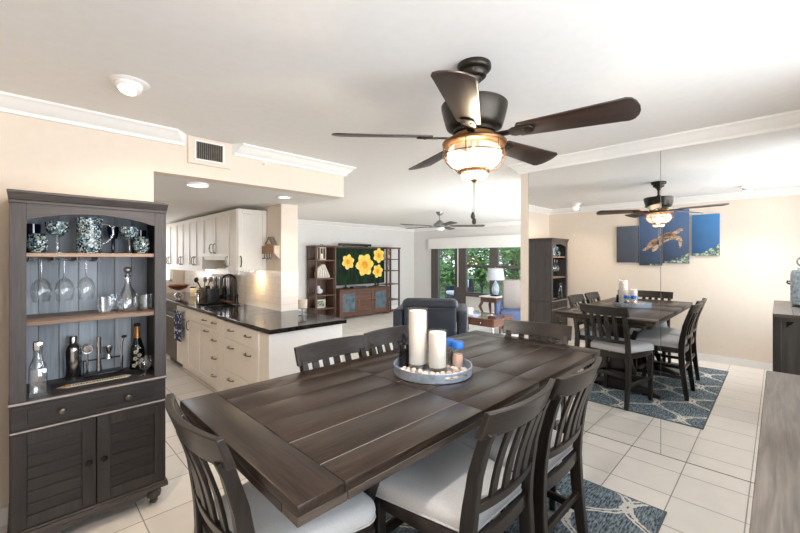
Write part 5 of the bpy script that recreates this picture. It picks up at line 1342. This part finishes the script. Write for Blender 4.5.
c = thing('photo_frame', 'pale photo frame on the lowest open shelf of the left tower', 'picture frame', (5.12, 7.84, .3125), 0, 'ornaments on the television wall')
m = MB(); m.box(-.13, .13, -.012, .012, 0, .03).box(-.13, .13, -.012, .012, .17, .20).box(-.13, -.10, -.012, .012, .03, .17).box(.10, .13, -.012, .012, .03, .17); m.build('frame', M_rattan, c); m = MB(); m.box(-.10, .10, -.004, .004, .03, .17); m.build('photo', M_reef, c)
c = thing('wire_flower', 'silver metal flower ornament on the right tower, second shelf', 'ornament', (7.36, 7.86, 1.1725), 0, 'ornaments on the television wall')
m = MB(); m.lathe([(0, 0), (.05, 0), (.05, .012), (.008, .02), (.008, .10), (0, .10)], (0, 0, 0), 14); m.build('base', M_knob, c)
m = MB()
for k in range(8):
    a = 2*PI*k/8; m.tube([(0, 0, .20), (.06*math.cos(a+.3), -.01, .20+.06*math.sin(a+.3)), (.11*math.cos(a), 0, .20+.11*math.sin(a)), (.06*math.cos(a-.3), -.01, .20+.06*math.sin(a-.3))], .006, 6, True)
m.build('petals', M_silver, c)

# ------------------------------------------------------------------ recliner seen from behind
rc = thing('recliner', 'slate leather recliner seen from behind beyond the dining table', 'armchair', (3.765, 3.20, 0), math.radians(-54))
# local: +y is the way it faces
def pad(name, x0, x1, y0, y1, z0, z1, bev, ma=M_leather):
    m = MB(); m.box(x0, x1, y0, y1, z0, z1, bev, 4); return m.build(name, ma, rc, smooth=60)
pad('back_shell', -.33, .33, -.20, -.06, .10, .90, .03); pad('back_cushion', -.325, .325, -.0595, .10, .42, .95, .06)
hr = pad('headrest', -.36, .36, -.19, .02, .84, 1.005, .08)
m = MB(); m.tube([(-.325, -.205, .875), (0, -.206, .872), (.325, -.205, .875)], .005, 6); m.build('seam_piping', M_leather, hr)
for s_ in (-1, 1):
    a, b = sorted((s_*.335, s_*.475)); ar = pad('arm', a, b, -.17, .66, .06, .865 if s_ < 0 else .865, .045)
    m = MB(); x = s_*.405; m.tube([(x-.06, -.172, .80), (x+.06, -.172, .80)], .004, 6); m.build('seam_piping', M_leather, ar)
pad('seat_cushion', -.33, .33, .101, .66, .24, .47, .06); pad('footrest', -.33, .33, .661, .72, .10, .45, .025); pad('base', -.32, .32, -.05, .6, .04, .235, .01)
for x in (-.28, .28):
    for y in (0, .52): m = MB(); m.cyl((x, y, 0), (x, y, .04), .025); m.build('foot', M_black, rc)

# coffee table with things on it
cx, cy = 6.10, 3.98
k = thing('coffee_table', 'low brown wooden coffee table with a pale glossy top past the recliner', 'coffee table', (cx, cy, 0))
m = MB().plank(); m.box(-.36, .36, -.53, .53, .43, .45); m.build('top_board', M_cherry, k, bevel=.004)
m = MB().plank(); m.box(-.33, .33, -.50, .50, .31, .4295); m.build('drawer_case', M_cherry, k, bevel=.003)
for s_ in (-1, 1):
    dr = MB().plank(); dr.box(-.342, -.3305, s_*.25-.235, s_*.25+.235, .32, .42); dr = dr.build('drawer', M_cherry, k, bevel=.002); m = MB(); m.ball((-.352, s_*.25, .37), .014, seg=10); m.build('knob', M_steel, dr)
for sx in (-1, 1):
    for sy in (-1, 1):
        m = MB(); m.tube([(sx*.28, sy*.45, .3095), (sx*.30, sy*.47, .20), (sx*.25, sy*.42, .09), (sx*.32, sy*.49, 0)], .014, 8); m.build('curved_leg', M_steel, k)
k = thing('round_tray', 'grey round tray on the coffee table', 'tray', (5.93, 4.06, .4505))
m = MB(); m.lathe([(0, 0), (.18, 0), (.19, .05), (.183, .05), (.175, .008), (0, .008)], (0, 0, 0), 32); m.build('dish', M_galv, k)
for q in (-1, 1): m = MB(); m.tube([(q*.185, -.04, .04), (q*.205, -.03, .065), (q*.205, .03, .065), (q*.185, .04, .04)], .006, 6); m.build('handle', M_knob, k)
k = thing('candle', 'white pillar candle standing in the round tray on the coffee table', 'candle', (5.96, 4.10, .459))
m = MB(); m.lathe([(0, 0), (.055, 0), (.055, .125), (.045, .122), (0, .118)], (0, 0, 0), 20); m.build('wax', M_wax, k); m = MB(); m.cyl((0, 0, .118), (0, 0, .132), .002); m.build('wick', M_ink, k)
k = thing('small_dish', 'small grey dish near the front corner of the coffee table', 'dish', (6.0, 3.66, .4505))
m = MB(); m.lathe([(0, 0), (.05, 0), (.085, .035), (.08, .036), (.045, .006), (0, .006)], (0, 0, 0), 24); m.build('bowl', M_silver, k); m = MB(); m.ball((0, 0, .03), .025, seg=10); m.build('ball', M_rattan, k)
# end table and lamp
ex, ey = 8.02, 4.86
k = thing('end_table', 'dark carved end table with glare painted pale on its top in front of the windows', 'side table', (ex, ey, 0))
m = MB().plank(); m.box(-.24, .24, -.24, .24, .585, .61); m.build('top_board', M_panel, k, bevel=.006); m = MB().plank(); m.box(-.21, .21, -.21, .21, .47, .5845); m.build('apron', M_tvwood, k, bevel=.004)  # top board is white to paint in its glare
for sx in (-1, 1):
    for sy in (-1, 1): m = MB(); m.tube([(sx*.18, sy*.18, .4695), (sx*.22, sy*.22, .36), (sx*.165, sy*.165, .18), (sx*.195, sy*.195, .02), (sx*.21, sy*.21, 0)], [.035, .038, .024, .022, .03], 10); m.build('cabriole_leg', M_tvwoodz, k)
k = thing('table_lamp', 'table lamp with crystal base and pale drum shade by the window', 'lamp', (ex+.02, ey-.06, .6105))
m = MB(); m.box(-.09, .09, -.09, .09, 0, .035, .005); m.build('plinth', M_black, k)
m = MB(); m.lathe([(0, .0355), (.06, .0355), (.085, .10), (.09, .18), (.06, .28), (.03, .33), (.03, .35), (0, .35)], (0, 0, 0), 14); m.build('crystal_body', M_ceram, k, smooth=15)
m = MB(); m.cyl((0, 0, .35), (0, 0, .63), .008); m.build('stem', M_steel, k)
m = MB(); m.lathe([(.215, .385), (.175, .66), (.172, .66), (.212, .385)], (0, 0, 0), 36); m.build('lamp_shade', M_shade, k)
m = MB(); m.tube([(-.174, 0, .655), (.174, 0, .655)], .003, 6); m.tube([(0, -.174, .655), (0, .174, .655)], .003, 6); m.build('shade_spider', M_steel, k)
m = MB(); m.ball((0, 0, .68), .014, seg=10); m.build('finial', M_steel, k)
# wing chair at the edge of the mirror wall
k = thing('upholstered_chair', 'grey-beige backed armchair with blue seat by the mirror wall edge', 'armchair', (7.18, 3.80, 0), math.radians(115))
def pad2(name, x0, x1, y0, y1, z0, z1, bev, ma): m = MB(); m.box(x0, x1, y0, y1, z0, z1, bev, 3); return m.build(name, ma, k, smooth=60)
pad2('backrest', -.30, .30, -.34, -.16, .42, 1.06, .06, M_beigef); pad2('seat', -.30, .30, -.155, .38, .26, .47, .05, M_navyf)
pad2('arm', -.40, -.305, -.32, .36, .20, .62, .04, M_navyf); pad2('arm', .305, .40, -.32, .36, .20, .62, .04, M_navyf); pad2('back_base', -.30, .30, -.34, -.16, .16, .415, .02, M_navyf)
for sx in (-.3, .3):
    for sy in (-.26, .28): m = MB(); m.cyl((sx, sy, 0), (sx, sy, .205), .02, .028); m.build('leg', M_tvwoodz, k)
# window valances and wand
for nm, a, b, lab in (('window_valance', 6.40, 7.45, 'white cornice valance over the sliding door'), ('window_valance', 3.25, 6.395, 'long white cornice valance over the dark-framed windows')):
    k = thing(nm, lab, 'valance', (XW, (a+b)/2, 0)); h = (b-a)/2
    m = MB(); m.box(-.12, -.10, -h, h, 1.79, 2.08).box(-.0995, -.04, -h, -h+.015, 1.79, 2.08).box(-.0995, -.04, h-.015, h, 1.79, 2.08); m.build('front_board', M_trim, k, bevel=.003)
    m = MB(); m.box(-.125, -.001, -h, h, 2.0805, 2.10); m.build('top_board', M_trim, k)
k = thing('blind_wand', 'thin white blind wand hanging between door and windows', 'wand', (XW-.07, 6.40, 0))
m = MB(); m.cyl((0, 0, .7), (0, 0, 1.88), .012); m.build('rod', M_trim, k); m = MB(); m.cyl((0, 0, 1.88), (0, 0, 1.99), .014); m.build('clip', M_knob, k)

# living room ceiling fan
LX, LY = 5.90, 4.78
f2 = thing('ceiling_fan', 'brushed-nickel ceiling fan with grey-brown blades in the living room', 'ceiling fan', (LX, LY, CH))
m = MB(); m.lathe([(0, 0), (.075, 0), (.075, -.02), (.05, -.055), (.03, -.075), (0, -.075)], (0, 0, 0), 28); m.build('canopy', M_silver, f2)
m = MB(); m.cyl((0, 0, -.07), (0, 0, -.17), .014); m.build('downrod', M_silver, f2)
m = MB(); m.lathe([(0, -.165), (.04, -.17), (.07, -.20), (.115, -.235), (.13, -.265), (.125, -.295), (.09, -.31), (0, -.312)], (0, 0, 0), 32); m.build('motor_housing', M_silver, f2)
m = MB(); m.lathe([(.085, -.313), (.10, -.325), (.08, -.36), (.04, -.372), (0, -.375)], (0, 0, 0), 24); m.build('light_bowl', M_panel, f2)
M_blade2 = wood('weathered_fan_blade', srgb(66, 56, 52), srgb(104, 92, 86), 'X', 1, .5, .1)
for i in range(5):
    ang = math.radians(20+72*i)
    b = MB(); b.prism([(.20, -.04), (.25, -.055), (.84, -.07), (.88, -.05), (.88, .05), (.84, .07), (.25, .055), (.20, .04)], 'z', -.004, .004, .0015)
    o = b.build('blade', M_blade2, f2); o.location = (0, 0, -.285); o.rotation_euler = (Matrix.Rotation(ang, 3, 'Z') @ Matrix.Rotation(math.radians(-11), 3, 'X')).to_euler()
    b = MB(); b.box(.10, .25, -.022, .022, -.012, -.0045, .003); q = b.build('blade_bracket', M_silver, f2); q.location = o.location; q.rotation_euler = o.rotation_euler

# ------------------------------------------------------------------ lanai and garden beyond the windows
k = thing('patio_chair', 'black wicker patio chair with a white cushion outside the sliding door', 'chair', (10.05, 7.35, -.005), math.radians(60))
def pad3(name, x0, x1, y0, y1, z0, z1, bev, ma): m = MB(); m.box(x0, x1, y0, y1, z0, z1, bev, 3); return m.build(name, ma, k)
pad3('backrest', -.33, .33, -.36, -.24, .36, .86, .03, M_wicker); pad3('arm', -.40, -.335, -.36, .32, .10, .60, .02, M_wicker); pad3('arm', .335, .40, -.36, .32, .10, .60, .02, M_wicker); pad3('seat_base', -.33, .33, -.235, .32, .10, .34, .02, M_wicker)
pad3('seat_cushion', -.32, .32, -.23, .32, .345, .45, .03, M_cush); pad3('back_cushion', -.3, .3, -.235, -.12, .46, .84, .04, M_cush)
for sx in (-.3, .3):
    for sy in (-.3, .28): m = MB(); m.cyl((sx, sy, 0), (sx, sy, .10), .02); m.build('leg', M_wicker, k)
def tree(name, label, x, y, h, rad, crown0, n, mats, trunk_r, group, seed, leaf=.11):
    q = random.Random(seed); c = thing(name, label, 'tree' if 'tree' in name else 'shrub', (x, y, -.04), 0, group)
    m = MB(); m.tube([(0, 0, 0), (.04, .03, h*.3), (-.03, .05, h*.6), (.02, 0, h*.8)], [trunk_r, trunk_r*.8, trunk_r*.55, trunk_r*.25], 8)
    for i in range(5):
        a = q.uniform(0, 6.28); z = q.uniform(crown0, h*.7); m.tube([(0, .03, z), (rad*.4*math.cos(a), rad*.4*math.sin(a), z+.25), (rad*.75*math.cos(a), rad*.75*math.sin(a), z+.4)], [trunk_r*.4, trunk_r*.25, trunk_r*.1], 6)
    m.build('trunk', M_bark, c)
    m = MB(); zc = (h+crown0)/2; hz = (h-crown0)/2
    lumps = [(q.uniform(-.5, .5)*rad, q.uniform(-.5, .5)*rad, zc+q.uniform(-.6, .6)*hz, q.uniform(.4, .65)) for _ in range(7)]+[(0, 0, zc, .9)]
    for i in range(n):
        lx, ly, lz, lr = q.choice(lumps); v = Vector((q.gauss(0, 1), q.gauss(0, 1), q.gauss(0, 1))).normalized()*(q.random()**.4)
        p = Vector((lx+v.x*rad*lr, ly+v.y*rad*lr, lz+v.z*hz*lr))
        if p.z < .05: p.z = .05+q.random()*.2
        d = Vector((q.gauss(0, 1), q.gauss(0, 1), q.gauss(0, .7))).normalized(); w = d.orthogonal().normalized()*leaf*q.uniform(.25, .4); d = d*leaf*q.uniform(.6, 1.2); nn = d.cross(w).normalized()*leaf*.08
        m.mat(q.choice((0, 0, 1, 2))); m.poly([p-d, p+w+nn, p+d, p-w+nn], [(0, 1, 2), (0, 2, 3)])
    m.build('foliage', mats, c, smooth=0)
    return c
HG = 'shrubs of the garden hedge'
LM = [M_leafA, M_leafB, M_leafC]
sd = 10
hedge = [(13.2, 12.6, 2.3, 'far left'), (13.4, 11.2, 2.6, 'second from the left'), (13.1, 9.9, 2.5, 'third from the left'), (13.5, 8.7, 2.7, 'seen through the sliding door'), (13.2, 7.5, 2.5, 'behind the first window pane'), (13.4, 6.3, 2.4, 'behind the middle of the windows'), (13.2, 5.1, 2.2, 'behind the right window'), (13.5, 3.9, 2.4, 'farthest right')]
for x, y, h, lab in hedge:
    tree('hedge_shrub', 'dense green hedge shrub outside, '+lab, x, y, h, 1.0, .1, 1350, LM, .05, HG, sd, .13); sd += 1
for x, y, h, lab in ((16.5, 12.2, 5.2, 'tall leafy garden tree at the left beyond the hedge'), (17.0, 9.2, 4.6, 'leafy garden tree beyond the hedge, behind the sliding door'), (16.2, 6.6, 5.0, 'loose light-leaved garden tree beyond the hedge, behind the right window')):
    tree('garden_tree', lab, x, y, h, 1.7, 1.2, 1700, LM, .12, 'trees beyond the hedge', sd, .2); sd += 1
